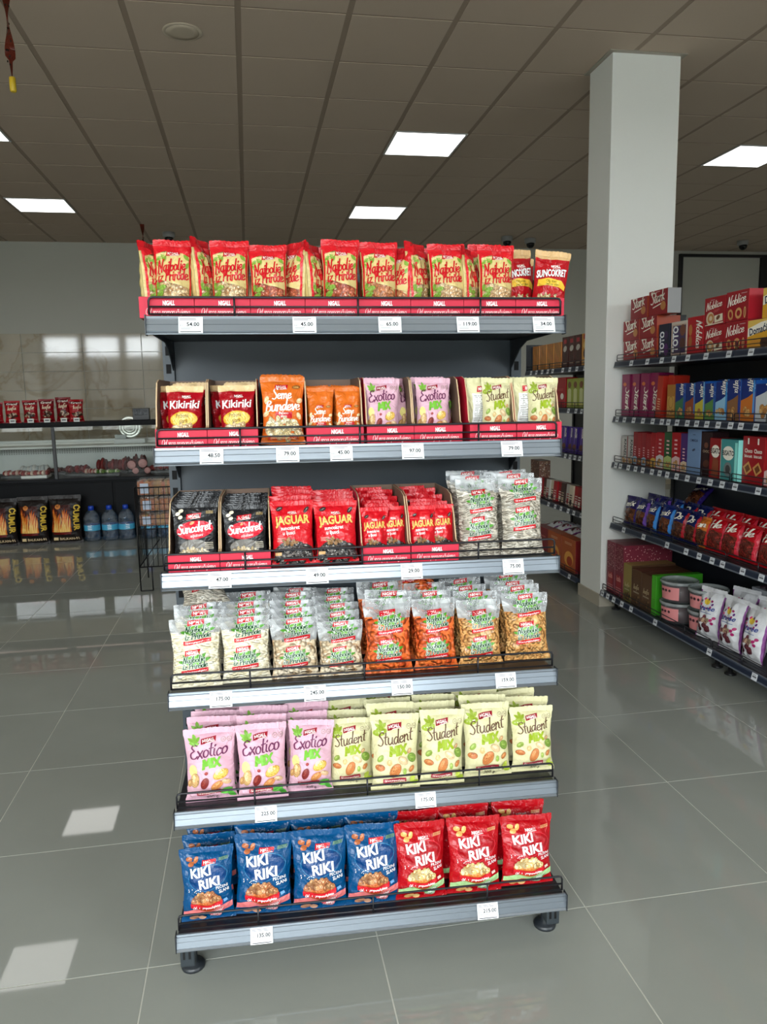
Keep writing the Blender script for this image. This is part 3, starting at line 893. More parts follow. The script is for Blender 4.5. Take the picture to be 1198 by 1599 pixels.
# roasted peanuts: blue and red
def art_kiki(col, dark, sub, cloth, chk, blue):
    rnd = random.Random(5); a = Art(); A = 1.40
    a.ring(0.02, .86, .40, .23, .014, tuple(min(255, c + 40) for c in col), .15)
    a.ell(.02, .86, .37, .21, dark, .15, 22, 4)
    if blue: a.logo(.05, 1.14, .27, .09)
    else: a.logo(.05, 1.14, .27, .09, bg=None)
    for x, y, r in ((-.30, 1.12, .4), (-.20, 1.19, 1.0), (-.33, 1.20, 0)):
        a.ell(x, y, .065, .04, (170, 96, 56) if blue else (226, 170, 96), r, 10); a.ell(x - .012, y + .008, .03, .016, (200, 130, 84) if blue else (244, 206, 140), r, 8)
    a.lines(.33, 1.18, .18, .06, 3, (120, 160, 90) if blue else (236, 190, 130))
    a.text('KIKI', -.11, .90, .165, WHITE, .11, .045, width=.40); a.text('RIKI', .06, .70, .165, WHITE, .11, .045, width=.42)
    a.text('PEČENI' if blue else 'PRŽENI', .31, .64, .06, WHITE, .10, .01, width=.24); a.text('SLANI', .35, .56, .06, WHITE, .10, .01, width=.20)
    for i in range(14): a.ell(-.38 + rnd.random() * .26, .60 + rnd.random() * .07, .008, .008, WHITE, 0, 6)
    # checked cloth
    a.strip([(-.49, .22), (-.3, .27), (0, .26), (.3, .31), (.49, .34)], [(-.49, .13), (-.3, .17), (0, .18), (.3, .2), (.49, .24)], cloth)
    a.strip([(-.02, .20), (.15, .22), (.34, .25)], [(.12, .06), (.2, .05), (.26, .12)], chk)
    for i in range(6):
        a.rect(.07 + i * .04, .15 + i * .012, .009, .14, WHITE, -.5, nx=2, ny=2); a.rect(.15 + i * .012, .09 + i * .026, .20 - i * .012, .008, WHITE, .15, nx=3, ny=1)
    # bowl
    a.ell(-.02, .44, .31, .21, (176, 84, 40) if blue else (196, 110, 46), 0, 20, 4, a0=180, a1=360)
    a.ell(-.02, .44, .31, .06, (206, 120, 66) if blue else (222, 150, 76), 0, 20, 3)
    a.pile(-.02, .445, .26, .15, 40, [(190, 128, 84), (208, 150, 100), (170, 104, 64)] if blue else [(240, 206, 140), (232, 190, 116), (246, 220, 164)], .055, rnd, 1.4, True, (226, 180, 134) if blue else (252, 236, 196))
    a.strip([(-.34, .40), (-.1, .36), (.1, .37), (.30, .42)], [(-.33, .31), (-.1, .265), (.1, .275), (.30, .33)], (200, 30, 40))
    a.script(SRCA, -.02, .295, .05, WHITE, .04, .14, width=.54)
    a.ell(-.26, .10, .10, .055, (196, 140, 110) if blue else (226, 172, 104), .1, 12); a.ell(-.12, .08, .08, .05, (214, 160, 130) if blue else (240, 196, 130), -.2, 12)
    a.rect(.36, .40, .08, .06, (120, 170, 220) if blue else (236, 200, 190), .3, nx=2, ny=1)
    return a
BLUE, KRED = (0, 70, 118), (172, 8, 20)
K_BLUE = BagKind('peanut_bag', .148, .207, .064, lambda u, v, s: BLUE, art_kiki(BLUE, (4, 58, 112), 0, (226, 120, 120), (214, 90, 100), True), M_FOIL, 'snack bag', back_art(BLUE, (90, 110, 140), 1.40))
K_RED = BagKind('peanut_bag', .148, .207, .064, lambda u, v, s: KRED, art_kiki(KRED, (160, 10, 22), 0, (176, 216, 150), (120, 180, 110), False), M_FOIL, 'snack bag', back_art(KRED, (150, 110, 100), 1.40))

# nut mixes: pink and cream
def nut_big(a, x, y, l, w, rot, col, lite, vein=True):
    a.ell(x, y, l * 1.05, w * 1.07, tuple(int(c * .78) for c in col), rot, 14, 1)
    a.ell(x, y, l, w, col, rot, 14, 1)
    a.ell(x - w * .2, y + w * .3, l * .6, w * .4, lite, rot, 10, 1)
    if vein:
        for k in (-.4, 0, .4): a.rect(x - math.sin(rot) * w * k, y + math.cos(rot) * w * k, l * 1.3, w * .06, tuple(int(c * .82) for c in col), rot, nx=3, ny=1)
def art_mix(word, wcol, mixcol, leafc, exo):
    rnd = random.Random(8); a = Art(); A = 1.50
    for k, (x, y, r) in enumerate(((-.30, 1.33, 1.7), (-.36, 1.28, 2.5), (-.25, 1.28, .8), (-.33, 1.22, 2.9), (-.28, 1.20, .3))):
        a.leaf(x, y, .17, .075, r, leafc, tuple(int(c * .75) for c in leafc))
    if not exo: a.ell(-.34, 1.17, .15, .075, leafc, .2, 16); a.rect(-.34, 1.17, .18, .02, CREAM, .2, nx=3, ny=1)
    a.logo(-.02, 1.27, .30, .16, (150, 20, 38))
    for x in (.28, .40): a.ring(x, 1.27, .05, .05, .008, (150, 130, 110)); a.lines(x, 1.27, .05, .03, 2, (150, 130, 110))
    if exo: a.script(word, -.01, .955, .27, wcol, .10, .12, .2, width=.80)
    else: a.script(word, .0, .955, .25, wcol, .14, .11, .2, width=.82)
    a.script('MIX', .05, .735, .175, mixcol, .12, .22, .05, width=.44)
    if exo:
        a.ell(-.36, .68, .09, .12, (240, 226, 140), .1, 14)
        a.ell(.22, .58, .17, .10, (196, 150, 60), .35, 16, 2); a.ell(.22, .585, .155, .085, (232, 192, 96), .35, 16, 2); a.ell(.20, .63, .10, .055, (246, 226, 170), .35, 12)
        nut_big(a, -.33, .48, .15, .09, 1.4, (206, 164, 108), (236, 204, 154), False); nut_big(a, -.44, .42, .08, .05, 1.2, (190, 140, 84), (222, 180, 120), False)
        nut_big(a, -.12, .42, .12, .075, 1.1, (124, 38, 34), (160, 70, 58)); nut_big(a, .14, .36, .14, .07, .5, (204, 132, 74), (226, 166, 110))
        nut_big(a, .34, .42, .10, .05, -.3, (210, 170, 130), (236, 210, 176), False); nut_big(a, -.08, .62, .035, .03, 0, (150, 40, 40), (190, 90, 80), False)
        a.leaf(.32, .22, .28, .15, .3, (96, 176, 70), (60, 130, 50)); a.leaf(.40, .14, .2, .1, -.6, (80, 160, 60), (50, 120, 40))
    else:
        nut_big(a, -.03, .42, .16, .10, 1.0, (196, 120, 66), (222, 156, 100)); nut_big(a, .14, .62, .12, .07, -.5, (216, 184, 140), (240, 216, 176), False)
        nut_big(a, .36, .66, .11, .085, -.6, (120, 150, 60), (160, 184, 90), False); nut_big(a, -.36, .66, .08, .05, .8, (140, 164, 70), (176, 196, 110), False)
        nut_big(a, -.36, .48, .10, .06, -.1, (186, 110, 60), (212, 146, 90), False); nut_big(a, -.16, .58, .06, .05, 1.4, (214, 180, 120), (240, 212, 160), False)
        nut_big(a, .34, .44, .075, .05, .9, (190, 120, 66), (216, 150, 96), False); nut_big(a, .18, .40, .04, .06, 0, (150, 176, 80), (180, 200, 110), False); nut_big(a, .30, .80, .055, .035, .7, (196, 150, 100), (226, 186, 140), False)
        a.leaf(.36, .24, .20, .11, .9, (190, 204, 80), (150, 170, 50)); a.leaf(.42, .15, .2, .1, .1, (170, 190, 60), (140, 160, 40))
    a.rect(-.04, .22, .50, .085, (156, 42, 58), .06, 0, 8, 1, .008); a.script(SRCA, -.04, .20, .042, CREAM, .06, .12, width=.44)
    a.text('300 g', .02, .075, .075, (70, 56, 48), .04, .01)
    return a
PINK, CRM = (218, 172, 188), (216, 210, 164)
K_EXO = BagKind('nut_mix_bag', .132, .198, .058, lambda u, v, s: PINK, art_mix('Exotico', (104, 34, 78), (112, 178, 48), (126, 176, 66), True), M_MATTE, 'snack bag', back_art(PINK, (150, 120, 130), 1.5))
K_STU = BagKind('nut_mix_bag', .132, .198, .058, lambda u, v, s: CRM, art_mix('Student', (92, 56, 36), (146, 168, 14), (150, 170, 50), False), M_MATTE, 'snack bag', back_art(CRM, (130, 130, 120), 1.5))

# clear bags with printed logos
def art_clear(A, A2=False):
    a = Art()
    def stamp(x, y, s=1.0, r=.10):
        a.ell(x + .0 * s, y + .06 * s, .27 * s, .12 * s, (112, 176, 66), r, 16, 3)
        for k, (lx, ly, q) in enumerate(((-.30, .02, 3.0), (-.22, .13, 2.4), (.22, .16, .8), (.31, .08, .3), (.10, .20, 1.3))): a.leaf(x + lx * s, y + ly * s, .20 * s, .075 * s, q, (84, 152, 52))
        a.logo(x - .04 * s, y + .25 * s, .38 * s, r)
        a.script('Najbolje', x - .01 * s, y + .02 * s, .15 * s, (20, 70, 36), r, .15, .2, width=.58 * s, outline=(226, 236, 222))
        a.script('iz Prirode', x + .02 * s, y - .125 * s, .14 * s, (20, 70, 36), r, .15, .2, width=.62 * s, outline=(226, 236, 222))
        a.rect(x + .0, y - .20 * s, .66 * s, .095 * s, (200, 24, 36), r, .1, 8, 1, .006); a.script(SRCA, x, y - .222 * s, .05 * s, WHITE, r, .13, width=.58 * s)
    if A2:
        stamp(.05, A - .30, .88); stamp(-.02, A - .92, .88)
    else:
        stamp(.03, A - .52, .88); stamp(-.03, A - 1.12, .88)
    return a
def clear_kind(name, cmat, W, H, Tk, lo=.76, head=.14):
    return BagKind(name, W, H, Tk, lambda u, v, s: (230, 232, 230), art_clear(H / W), M_FOIL, 'snack bag', None, head, [cmat, M_FILM], lambda u, v: 0 if v < lo + .02 * math.sin(u * 5) else 1, seal_col=(235, 236, 236), seeds=(3, 4), art2=art_clear(H / W, True))
K_PUMP = clear_kind('pumpkin_seed_bag', M_PUMPKIN, .130, .190, .060, .80, .10)
K_PIST = clear_kind('pistachio_bag', M_PISTACHIO, .126, .178, .060, .64, .2)
K_ORNG = clear_kind('coated_peanut_bag', M_ORANGE, .124, .198, .060, .74)
K_NUTS = clear_kind('roasted_peanut_bag', M_PEANUT, .124, .192, .060, .72)
K_SUNF = clear_kind('sunflower_seed_bag', M_SUNFLOWER, .122, .208, .060, .84, .08)

# beige bags with a red top
BEIGE = (214, 192, 128)
def art_best(nuts, size, asp, hl, seed):
    rnd = random.Random(seed); a = Art(); A = 1.85
    a.pile(0, .42, .43, .40, 105, nuts, size, rnd, asp, False, hl)
    a.strip([(-.46, 1.55), (-.2, 1.5), (.1, 1.54), (.46, 1.5)], [(-.46, .86), (-.2, .8), (.1, .74), (.46, .66)], BEIGE, 8)
    for x, y, r, l in ((-.36, 1.38, .6, .2), (-.26, 1.44, 1.6, .2), (-.40, 1.24, 2.2, .18), (.36, 1.40, 2.4, .2), (-.36, .50, .6, .3), (-.28, .66, .2, .26), (.40, 1.2, 1.2, .16), (-.42, .72, 1.2, .2), (-.2, 1.36, 1.1, .16)):
        a.leaf(x, y, l, l * .5, r, (128, 164, 60), (96, 134, 44))
    a.strip([(-.49, 1.68), (-.2, 1.68), (.2, 1.68), (.49, 1.68)], [(-.49, 1.46), (-.2, 1.54), (.2, 1.52), (.49, 1.40)], (206, 26, 36), 4)
    a.strip([(-.49, 1.60), (-.49, .8), (-.49, .06)], [(-.43, 1.60), (-.455, .8), (-.44, .06)], (206, 26, 36), 1)
    a.strip([(.43, 1.60), (.455, .8), (.44, .06)], [(.49, 1.60), (.49, .8), (.49, .06)], (206, 26, 36), 1)
    a.logo(.02, 1.49, .34, .10)
    a.script('Najbolje', -.02, 1.06, .28, (196, 20, 32), .10, .165, .2, width=.80)
    a.script('iz Prirode', .03, .83, .26, (196, 20, 32), .10, .165, .2, width=.84)
    return a
def c_best(u, v, s): return (206, 26, 36) if v > .86 else BEIGE
HAZ = [(206, 160, 104), (226, 188, 134), (190, 140, 84), (236, 206, 156)]; PEAR = [(186, 84, 52), (204, 104, 66), (168, 70, 44)]
ALM = [(196, 116, 66), (180, 100, 56), (212, 140, 88)]; CASH = [(226, 190, 140), (238, 208, 160), (214, 170, 116)]
K_HAZ = BagKind('nut_bag', .098, .181, .046, c_best, art_best(HAZ, .075, 1.15, (248, 230, 196), 1), M_FOIL, 'snack bag', back_art(BEIGE, (150, 140, 110), 1.85, (236, 226, 180)))
K_PEA = BagKind('nut_bag', .098, .181, .046, c_best, art_best(PEAR, .08, 1.3, (236, 160, 130), 2), M_FOIL, 'snack bag', back_art(BEIGE, (150, 140, 110), 1.85, (236, 226, 180)))
K_ALM = BagKind('nut_bag', .098, .181, .046, c_best, art_best(ALM, .11, 1.8, (226, 170, 126), 3), M_FOIL, 'snack bag', back_art(BEIGE, (150, 140, 110), 1.85, (236, 226, 180)))
K_CSH = BagKind('nut_bag', .098, .181, .046, c_best, art_best(CASH, .11, 1.7, (250, 232, 200), 4), M_FOIL, 'snack bag', back_art(BEIGE, (150, 140, 110), 1.85, (236, 226, 180)))

# red bags with a tan top: sunflower kernels and small peanuts
TAN = (214, 176, 124)
def art_suncokret_red():
    rnd = random.Random(6); a = Art(); A = 1.75
    a.strip([(-.49, 1.60), (0, 1.48), (.49, 1.60)], [(-.49, 1.52), (0, 1.42), (.49, 1.52)], (176, 20, 30), 2)
    a.logo(.08, 1.36, .34, .10, bg=None)
    a.text('SUNCOKRET', 0, 1.08, .19, WHITE, .10, .05, .2, width=.90, outline=(110, 10, 20))
    a.strip([(-.4, .98), (-.1, 1.02), (.3, .98), (.46, .86)], [(-.42, .80), (-.1, .82), (.25, .80), (.44, .74)], (236, 190, 60), 3)
    a.text('Oljušten', -.02, .91, .07, (70, 90, 20), .02, .01); a.text('pečen slan', .02, .83, .07, (70, 90, 20), .02, .01)
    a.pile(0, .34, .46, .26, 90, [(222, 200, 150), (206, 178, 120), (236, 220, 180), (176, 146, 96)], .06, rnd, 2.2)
    return a
def c_tan(u, v, s): return TAN if v > .88 else (178, 18, 28)
K_SRED = BagKind('sunflower_kernel_bag', .092, .165, .042, c_tan, art_suncokret_red(), M_FOIL, 'snack bag', back_art(KRED, (150, 110, 100), 1.75))
def art_kik_small():
    rnd = random.Random(9); a = Art(); A = 1.55
    a.logo(.06, 1.26, .30, .06, bg=None)
    a.text('Kikiriki', .0, .95, .21, WHITE, .03, .03, .1, width=.88)
    a.ell(-.02, .66, .41, .20, (226, 170, 50), .05, 20, 3); a.ell(-.02, .66, .37, .17, (242, 210, 116), .05, 20, 3)
    a.text('Prženi', -.06, .70, .105, (60, 30, 16), .04, .005); a.text('slani', -.03, .565, .105, (60, 30, 16), .04, .005)
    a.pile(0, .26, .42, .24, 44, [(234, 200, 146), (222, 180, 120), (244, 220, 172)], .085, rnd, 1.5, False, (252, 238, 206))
    return a
K_KSM = BagKind('small_peanut_bag', .097, .150, .042, lambda u, v, s: (222, 190, 140) if v > .90 else (160, 14, 26), art_kik_small(), M_FOIL, 'snack bag', back_art(KRED, (150, 110, 100), 1.55))

# orange pumpkin seed bags
def art_bundeve():
    rnd = random.Random(10); a = Art(); A = 1.42
    a.logo(-.03, 1.18, .30, .06); a.ell(.32, 1.19, .10, .045, (150, 90, 40), .1, 14); a.lines(.32, 1.19, .12, .04, 2, (240, 200, 120))
    a.ell(0, .78, .40, .10, (206, 92, 26), 0, 20, 3)
    a.script('Seme', -.02, .93, .22, CREAM, .05, .15, .18, width=.50)
    a.script('Bundeve', .0, .68, .23, CREAM, .06, .15, .18, width=.88)
    a.rect(.02, .585, .42, .13, (196, 30, 42), .02, .1, 6, 2); a.text('Pečeno', .02, .60, .055, CREAM, .02, .01); a.text('slano', .02, .535, .055, CREAM, .02, .01)
    for x, y, r in ((-.42, .62, .5), (.40, .58, 2.2), (-.40, .92, 1.0), (.42, .9, .4)): nut_big(a, x, y, .08, .05, r, (238, 214, 160), (250, 236, 200), False)
    a.pile(0, .32, .44, .20, 42, [(240, 220, 172), (228, 202, 146), (248, 234, 196)], .10, rnd, 1.8, False, (253, 246, 222))
    a.rect(0, .12, .7, .06, (206, 70, 40), .02, 0, 5, 1); a.lines(0, .12, .6, .04, 2, (248, 210, 160))
    return a
ORG = (218, 108, 34)
K_BUN = BagKind('pumpkin_seed_bag', .122, .172, .052, lambda u, v, s: ORG, art_bundeve(), M_FOIL, 'snack bag', back_art(ORG, (160, 110, 60), 1.42))
K_BSM = BagKind('small_pumpkin_seed_bag', .076, .140, .036, lambda u, v, s: ORG, art_bundeve(), M_FOIL, 'snack bag', back_art(ORG, (160, 110, 60), 1.42))

# black sunflower kernel bags and red jaguar bags
def art_black():
    rnd = random.Random(12); a = Art(); A = 1.38
    a.logo(-.02, 1.10, .34, .08)
    for x, y in ((-.38, 1.16), (-.30, 1.22), (-.33, 1.08)): a.ell(x, y, .06, .038, (240, 226, 196), .4, 10)
    a.lines(.34, 1.18, .16, .07, 3, (190, 160, 100))
    a.ell(0, .80, .44, .20, (206, 28, 50), .08, 24, 4)
    a.leaf(-.06, .95, .14, .06, .5, (236, 170, 120))
    a.script('Suncokret', 0, .76, .20, WHITE, .12, .17, .15, width=.84)
    a.text('oljušteni', .05, .655, .065, WHITE, .10, .0, .2)
    a.ell(-.02, .42, .36, .18, (120, 116, 110), 0, 20, 3)
    a.pile(-.02, .26, .36, .15, 90, [(228, 210, 176), (206, 184, 140), (240, 228, 200)], .05, rnd, 2.0)
    a.lines(.34, .46, .2, .16, 4, (200, 190, 170)); a.rect(-.05, .10, .6, .05, (200, 40, 50), .0, 0, 5, 1)
    return a
BLK = (30, 30, 32)
K_BLK = BagKind('sunflower_kernel_bag', .120, .166, .030, lambda u, v, s: BLK, art_black(), M_FOIL, 'snack bag', back_art(BLK, (120, 120, 120), 1.38))
def art_jaguar():
    rnd = random.Random(14); a = Art(); A = 1.46
    a.logo(.0, 1.19, .26, .06, bg=None)
    a.text('JAGUAR', .0, .93, .19, (236, 196, 104), .04, .05, 0, width=.86, outline=(150, 20, 20), ow=.02)
    a.text('suncokret', -.06, .80, .085, WHITE, .04, .02); a.text('u ljusci', -.10, .69, .085, WHITE, .04, .02)
    a.lines(-.3, .58, .2, .10, 3, (240, 170, 160))
    a.strip([(-.48, .36), (-.3, .5), (-.05, .56), (.2, .5), (.48, .40)], [(-.48, .1), (-.3, .1), (-.05, .1), (.2, .1), (.48, .1)], (60, 52, 48), 4)
    a.pile(.0, .26, .44, .24, 70, [(56, 52, 52), (84, 78, 76), (40, 38, 40), (120, 112, 106)], .085, rnd, 2.2, False, (170, 164, 158))
    a.pile(-.12, .52, .24, .06, 20, [(150, 110, 70), (180, 140, 90)], .05, rnd, 1.6)
    for x, y, r in ((-.3, 1.28, .4), (.34, 1.24, .9)): a.ell(x, y, .085, .045, (50, 44, 44), r, 12); a.ell(x, y, .06, .012, (150, 140, 134), r, 8)
    a.rect(.06, .13, .6, .07, (176, 20, 30), .02, 0, 5, 1); a.rect(-.38, .26, .16, .07, (226, 176, 120), .0, 0, 3, 1)
    return a
JRED = (206, 22, 34)
K_JAG = BagKind('sunflower_seed_bag', .114, .166, .044, lambda u, v, s: JRED, art_jaguar(), M_FOIL, 'snack bag', back_art(JRED, (160, 110, 100), 1.46))
K_JSM = BagKind('small_sunflower_seed_bag', .076, .118, .030, lambda u, v, s: JRED, art_jaguar(), M_FOIL, 'snack bag', back_art(JRED, (160, 110, 100), 1.5))

# ---------------------------------------------------------------- display cartons
CART, CBROWN = (204, 40, 66), (120, 96, 80)
def carton_meshes(w, d, hf, hb, steep=.05):
    th = .003
    prof = [(0, 0), (0, hf), (steep * .5, hf + .006), (steep, hf + (hb - hf) * .55), (steep * 1.7, hb * .95), (steep * 2.6, hb), (d, hb), (d, 0)]
    n = len(prof)
    mb = MB()
    for x, o, inn in ((0, 0, th), (w, 0, -th)):
        for xx, col in ((x, CART), (x + inn, CBROWN)):
            k = len(mb.v)
            for y, z in prof: mb.v.append((xx, y, z))
            idx = tuple(range(k, k + n)); mb.face(idx if xx in (w, th) else idx[::-1], col)
        k = len(mb.v) - 2 * n
        for i in range(1, n - 2):
            mb.face((k + i, k + i + 1, k + n + i + 1, k + n + i), (206, 178, 140))
    mb.box(th, w - th, d - th, d, 0, hb, CBROWN); mb.box(th, w - th, th, d - th, 0, th, CBROWN)
    tray = mb.mesh('display_carton', M_CARD)
    mb = MB(); mb.box(0, w, -.0002, th, 0, hf, CART, bev=.0008); front = mb.mesh('front_panel', M_CARD)
    a = Art(); A = hf / w
    a.text('NIGALL', .04, A * .60, A * .22, WHITE, .02, .05, .1, width=.22); a.rect(.06, A * .53, .2, .012, WHITE, .06, nx=3, ny=1)
    a.script(SRCA, .02, A * .17, A * .30, (252, 226, 226), .0, .085, .25, width=.80)
    pr = a.mesh('carton_print', lambda x, y, o: ((x + .5) * w, -o, y * w), A, M_CARD)
    return tray, front, pr
_cm = {}
def carton(mw, w, d, hf, hb, label, group, steep=.05):
    key = (w, d, hf, hb, steep)
    if key not in _cm: _cm[key] = carton_meshes(*key)
    tray, front, pr = _cm[key]
    o = put('display_carton', tray, None, mw, label, 'carton', group)
    f = put('front_panel', front, o); put('print', pr, f)
    return o

# ---------------------------------------------------------------- stocking the shelves
rnd = random.Random(42)
def bagat(kind, x, y, z, label, group, w=None, h=None, lean=.2, yaw=0, roll=0, parts=True, var=None):
    sx = (w / kind.W) if w else 1; sz = (h / kind.H) if h else 1
    mw = G @ T(x, y, z) @ RZ(yaw) @ RX(-lean) @ RY(roll) @ SC(sx, (sx + sz) / 2, sz)
    return kind.place(mw, label, group, var, parts)
def column_of(kind, desc, shelf, ordn, x, y, z, w, h, rows, dy, dz, lean, group, jit=.004, roll=0, back_from=1):
    """one front bag and the bags standing behind it"""
    for k in range(rows):
        xx = x + (rnd.uniform(-jit, jit) if k else 0)
        lab = f'{desc}, {ordn} in the front row on the {SHN[shelf]}' if k == 0 else f'{desc}, {ORD[k]} behind the {ordn}, {SHN[shelf]}'
        bagat(kind, xx, y + k * dy, z + k * dz, lab, group, w, h * (1 if k == 0 else rnd.uniform(.97, 1.03)), lean + (rnd.uniform(-.03, .03) if k else 0), rnd.uniform(-.06, .06), roll if k == 0 else rnd.uniform(-.05, .05), True, (int(x * 50) % 2 if k == 0 else 1) if kind.vars[0][0].name.startswith(('pumpkin', 'pistachio', 'coated', 'roasted', 'sunflower_seed')) else None)

# bottom shelf: (x, y, w, h)
z = SHELVES['S6'][1] - .003
for i, (x, y, w, h) in enumerate(((.075, -.046, .136, .180), (.212, -.044, .150, .200), (.357, -.050, .148, .200), (.496, -.050, .146, .203))):
    column_of(K_BLUE, 'blue foil peanut bag', 'S6', ORD[i] + ' blue one', x, y, z, w, h, 4, .066, .0, .2, 'blue peanut bags on the bottom shelf', roll=(-.01, .03, .02, .02)[i])
for i, (x, y, w, h) in enumerate(((.623, -.050, .138, .196), (.766, -.048, .148, .196), (.913, -.040, .150, .183))):
    column_of(K_RED, 'red foil peanut bag', 'S6', ORD[i] + ' red one', x, y, z, w, h, 4, .066, .0, .2, 'red peanut bags on the bottom shelf', roll=(.02, .03, .05)[i])
# fifth shelf
z = SHELVES['S5'][1] - .003
for i, (x, y, w, h) in enumerate(((.089, .036, .134, .186), (.220, .024, .132, .193), (.343, .042, .122, .186))):
    column_of(K_EXO, 'pink nut mix bag', 'S5', ORD[i] + ' pink one', x, y, z, w, h, 5, .060, .0, .2, 'pink nut mix bags on the fifth shelf', roll=(-.01, .01, .04)[i])
for i, (x, y, w, h) in enumerate(((.455, .058, .120, .176), (.567, .014, .132, .197), (.694, .022, .124, .197), (.826, .042, .136, .198), (.957, .052, .126, .176))):
    column_of(K_STU, 'cream nut mix bag', 'S5', ORD[i] + ' cream one', x, y, z, w, h, 5, .060, .0, .2, 'cream nut mix bags on the fifth shelf', roll=(.0, .03, .05, .01, .03)[i])
# fourth shelf
z = SHELVES['S4'][1] - .003
for i, (kd, ds, gr, x, y, w, h, n) in enumerate(((K_PUMP, 'clear bag of white pumpkin seeds', 'clear pumpkin seed bags', .065, .046, .128, .172, 3), (K_PUMP, 'clear bag of white pumpkin seeds', 'clear pumpkin seed bags', .190, .058, .128, .168, 4),
        (K_PIST, 'clear bag of pistachios', 'clear pistachio bags', .316, .066, .127, .156, 5), (K_PIST, 'clear bag of pistachios', 'clear pistachio bags', .436, .064, .122, .142, 5),
        (K_ORNG, 'clear bag of orange coated peanuts', 'clear coated peanut bags', .561, .058, .130, .196, 3), (K_ORNG, 'clear bag of orange coated peanuts', 'clear coated peanut bags', .690, .066, .120, .187, 3),
        (K_NUTS, 'clear bag of golden roasted peanuts', 'clear roasted peanut bags', .815, .074, .124, .176, 4), (K_NUTS, 'clear bag of golden roasted peanuts', 'clear roasted peanut bags', .952, .094, .130, .182, 4))):
    column_of(kd, ds, 'S4', ('left one', 'right one')[i % 2], x, y, z, w, h, n, .062, .006, .2, gr + ' on the fourth shelf')
bagat(K_SUNF, .085, .20, z + .175, 'clear bag of striped sunflower seeds lying on the pumpkin seed bags', None, .125, .16, 1.05, .25)
bagat(K_ORNG, .66, .215, z + .170, 'clear bag of orange coated peanuts lying across the bags behind, fourth shelf', 'clear coated peanut bags on the fourth shelf', .13, .17, 1.0, -.1)
# third shelf
z = SHELVES['S3'][1] - .003
for i, x in enumerate((.014, .139)):
    carton(G @ T(x, .022, z), .1235, .29, .044, .168, f'red display carton, {("left", "right")[i]} one, full of black sunflower bags', 'red cartons with black bags', .05)
    for k in range(7):
        lab = f'black sunflower kernel bag at the front of the {("left", "right")[i]} black-bag carton' if k == 0 else f'black sunflower kernel bag, {ORD[k]} behind the front one in the {("left", "right")[i]} carton'
        bagat(K_BLK, x + .062 + rnd.uniform(-.002, .002), .056 + k * .031, z + .004, lab, 'black sunflower kernel bags', .113, (.160, .151)[i] + .0012 * k, .18, rnd.uniform(-.03, .03))
for i, (x, w, h) in enumerate(((.320, .110, .163), (.430, .112, .158))):
    column_of(K_JAG, 'big red sunflower seed bag', 'S3', ('left one', 'right one')[i], x, .048, z, w, h, 5, .047, .003, .2, 'big red sunflower seed bags', roll=-.01)
for i, x in enumerate((.491, .617)):
    carton(G @ T(x, .022, z), .1235, .29, .044, .168, f'red display carton of small red bags, {("left", "right")[i]} one on the third shelf', 'red cartons with small red bags', .05)
    for k in range(7):
        for j in range(2):
            if k in (0, 1) or (k + j) % 2 == 0:
                lab = f'small red sunflower seed bag, {("left", "right")[j]} of the front pair in the {("left", "right")[i]} carton' if k == 0 else f'small red sunflower bag, {ORD[k]} row behind, {("left", "right")[j]} side of the {("left", "right")[i]} carton'
                bagat(K_JSM, x + (.037 + .05 * j if k == 0 else .05 + .026 * j), .054 + k * .031 + j * .013, z + .004 + .005 * k, lab, 'small red sunflower seed bags', .073, .134, .2, rnd.uniform(-.08, .08), rnd.uniform(-.04, .06))
for i, (x, y, w, h) in enumerate(((.806, .060, .118, .203), (.918, .045, .120, .203))):
    column_of(K_SUNF, 'tall clear sunflower seed bag', 'S3', ('left one', 'right one')[i], x, y, z, w, h, 3, .066, .006, .17, 'clear sunflower seed bags on the third shelf', roll=(.0, .02)[i])
# second shelf
z = SHELVES['S2'][1] - .003
for i, (x, w) in enumerate(((.001, .1215), (.1225, .1215), (.360, .142), (.509, .119), (.628, .124), (.770, .122), (.893, .119))):
    which = ('first from the left, with small peanut bags', 'second from the left, with small peanut bags', 'with small orange bags', 'holding pink bags, left one', 'holding pink bags, right one', 'holding cream bags, left one', 'holding cream bags, right one')[i]
    carton(G @ T(x, .026, z), w - .001, .29, .046, .165, f'red display carton {which}, second shelf', 'red cartons on the second shelf', .035)
def facing(kind, desc, x, y, z, w, h, lean, yaw, group, where, roll=0): bagat(kind, x, y, z, f'{desc} {where}', group, w, h, lean, yaw, roll)
for i, x in enumerate((.066, .194)):
    q = ('left', 'right')[i]
    facing(K_KSM, 'small red peanut bag with tan top', x, .060, z + .004, .090, .146, .16, 0, 'small peanut bags on the second shelf', f'facing out of the {q} peanut carton', (.02, -.01)[i])
    facing(K_KSM, 'small red peanut bag', x - .040, .150, z + .004, .090, .146, .10, 1.2, 'small peanut bags on the second shelf', f'turned sideways in the {q} peanut carton')
    facing(K_KSM, 'small red peanut bag', x + .006, .150, z + .004, .080, .152, .12, .1, 'small peanut bags on the second shelf', f'behind the front bag of the {q} peanut carton')
    facing(K_KSM, 'small red peanut bag', x + .006, .205, z + .004, .085, .155, .10, -.1, 'small peanut bags on the second shelf', f'at the back of the {q} peanut carton')
for k in range(5):
    lab = 'big orange pumpkin seed bag standing in front between two cartons' if k == 0 else f'big orange pumpkin seed bag, {ORD[k]} behind the front one, second shelf'
    bagat(K_BUN, .303, .058 + k * .055, z + .002, lab, 'big orange pumpkin seed bags', .110, .168 + .003 * k, .17, rnd.uniform(-.04, .04), .02)
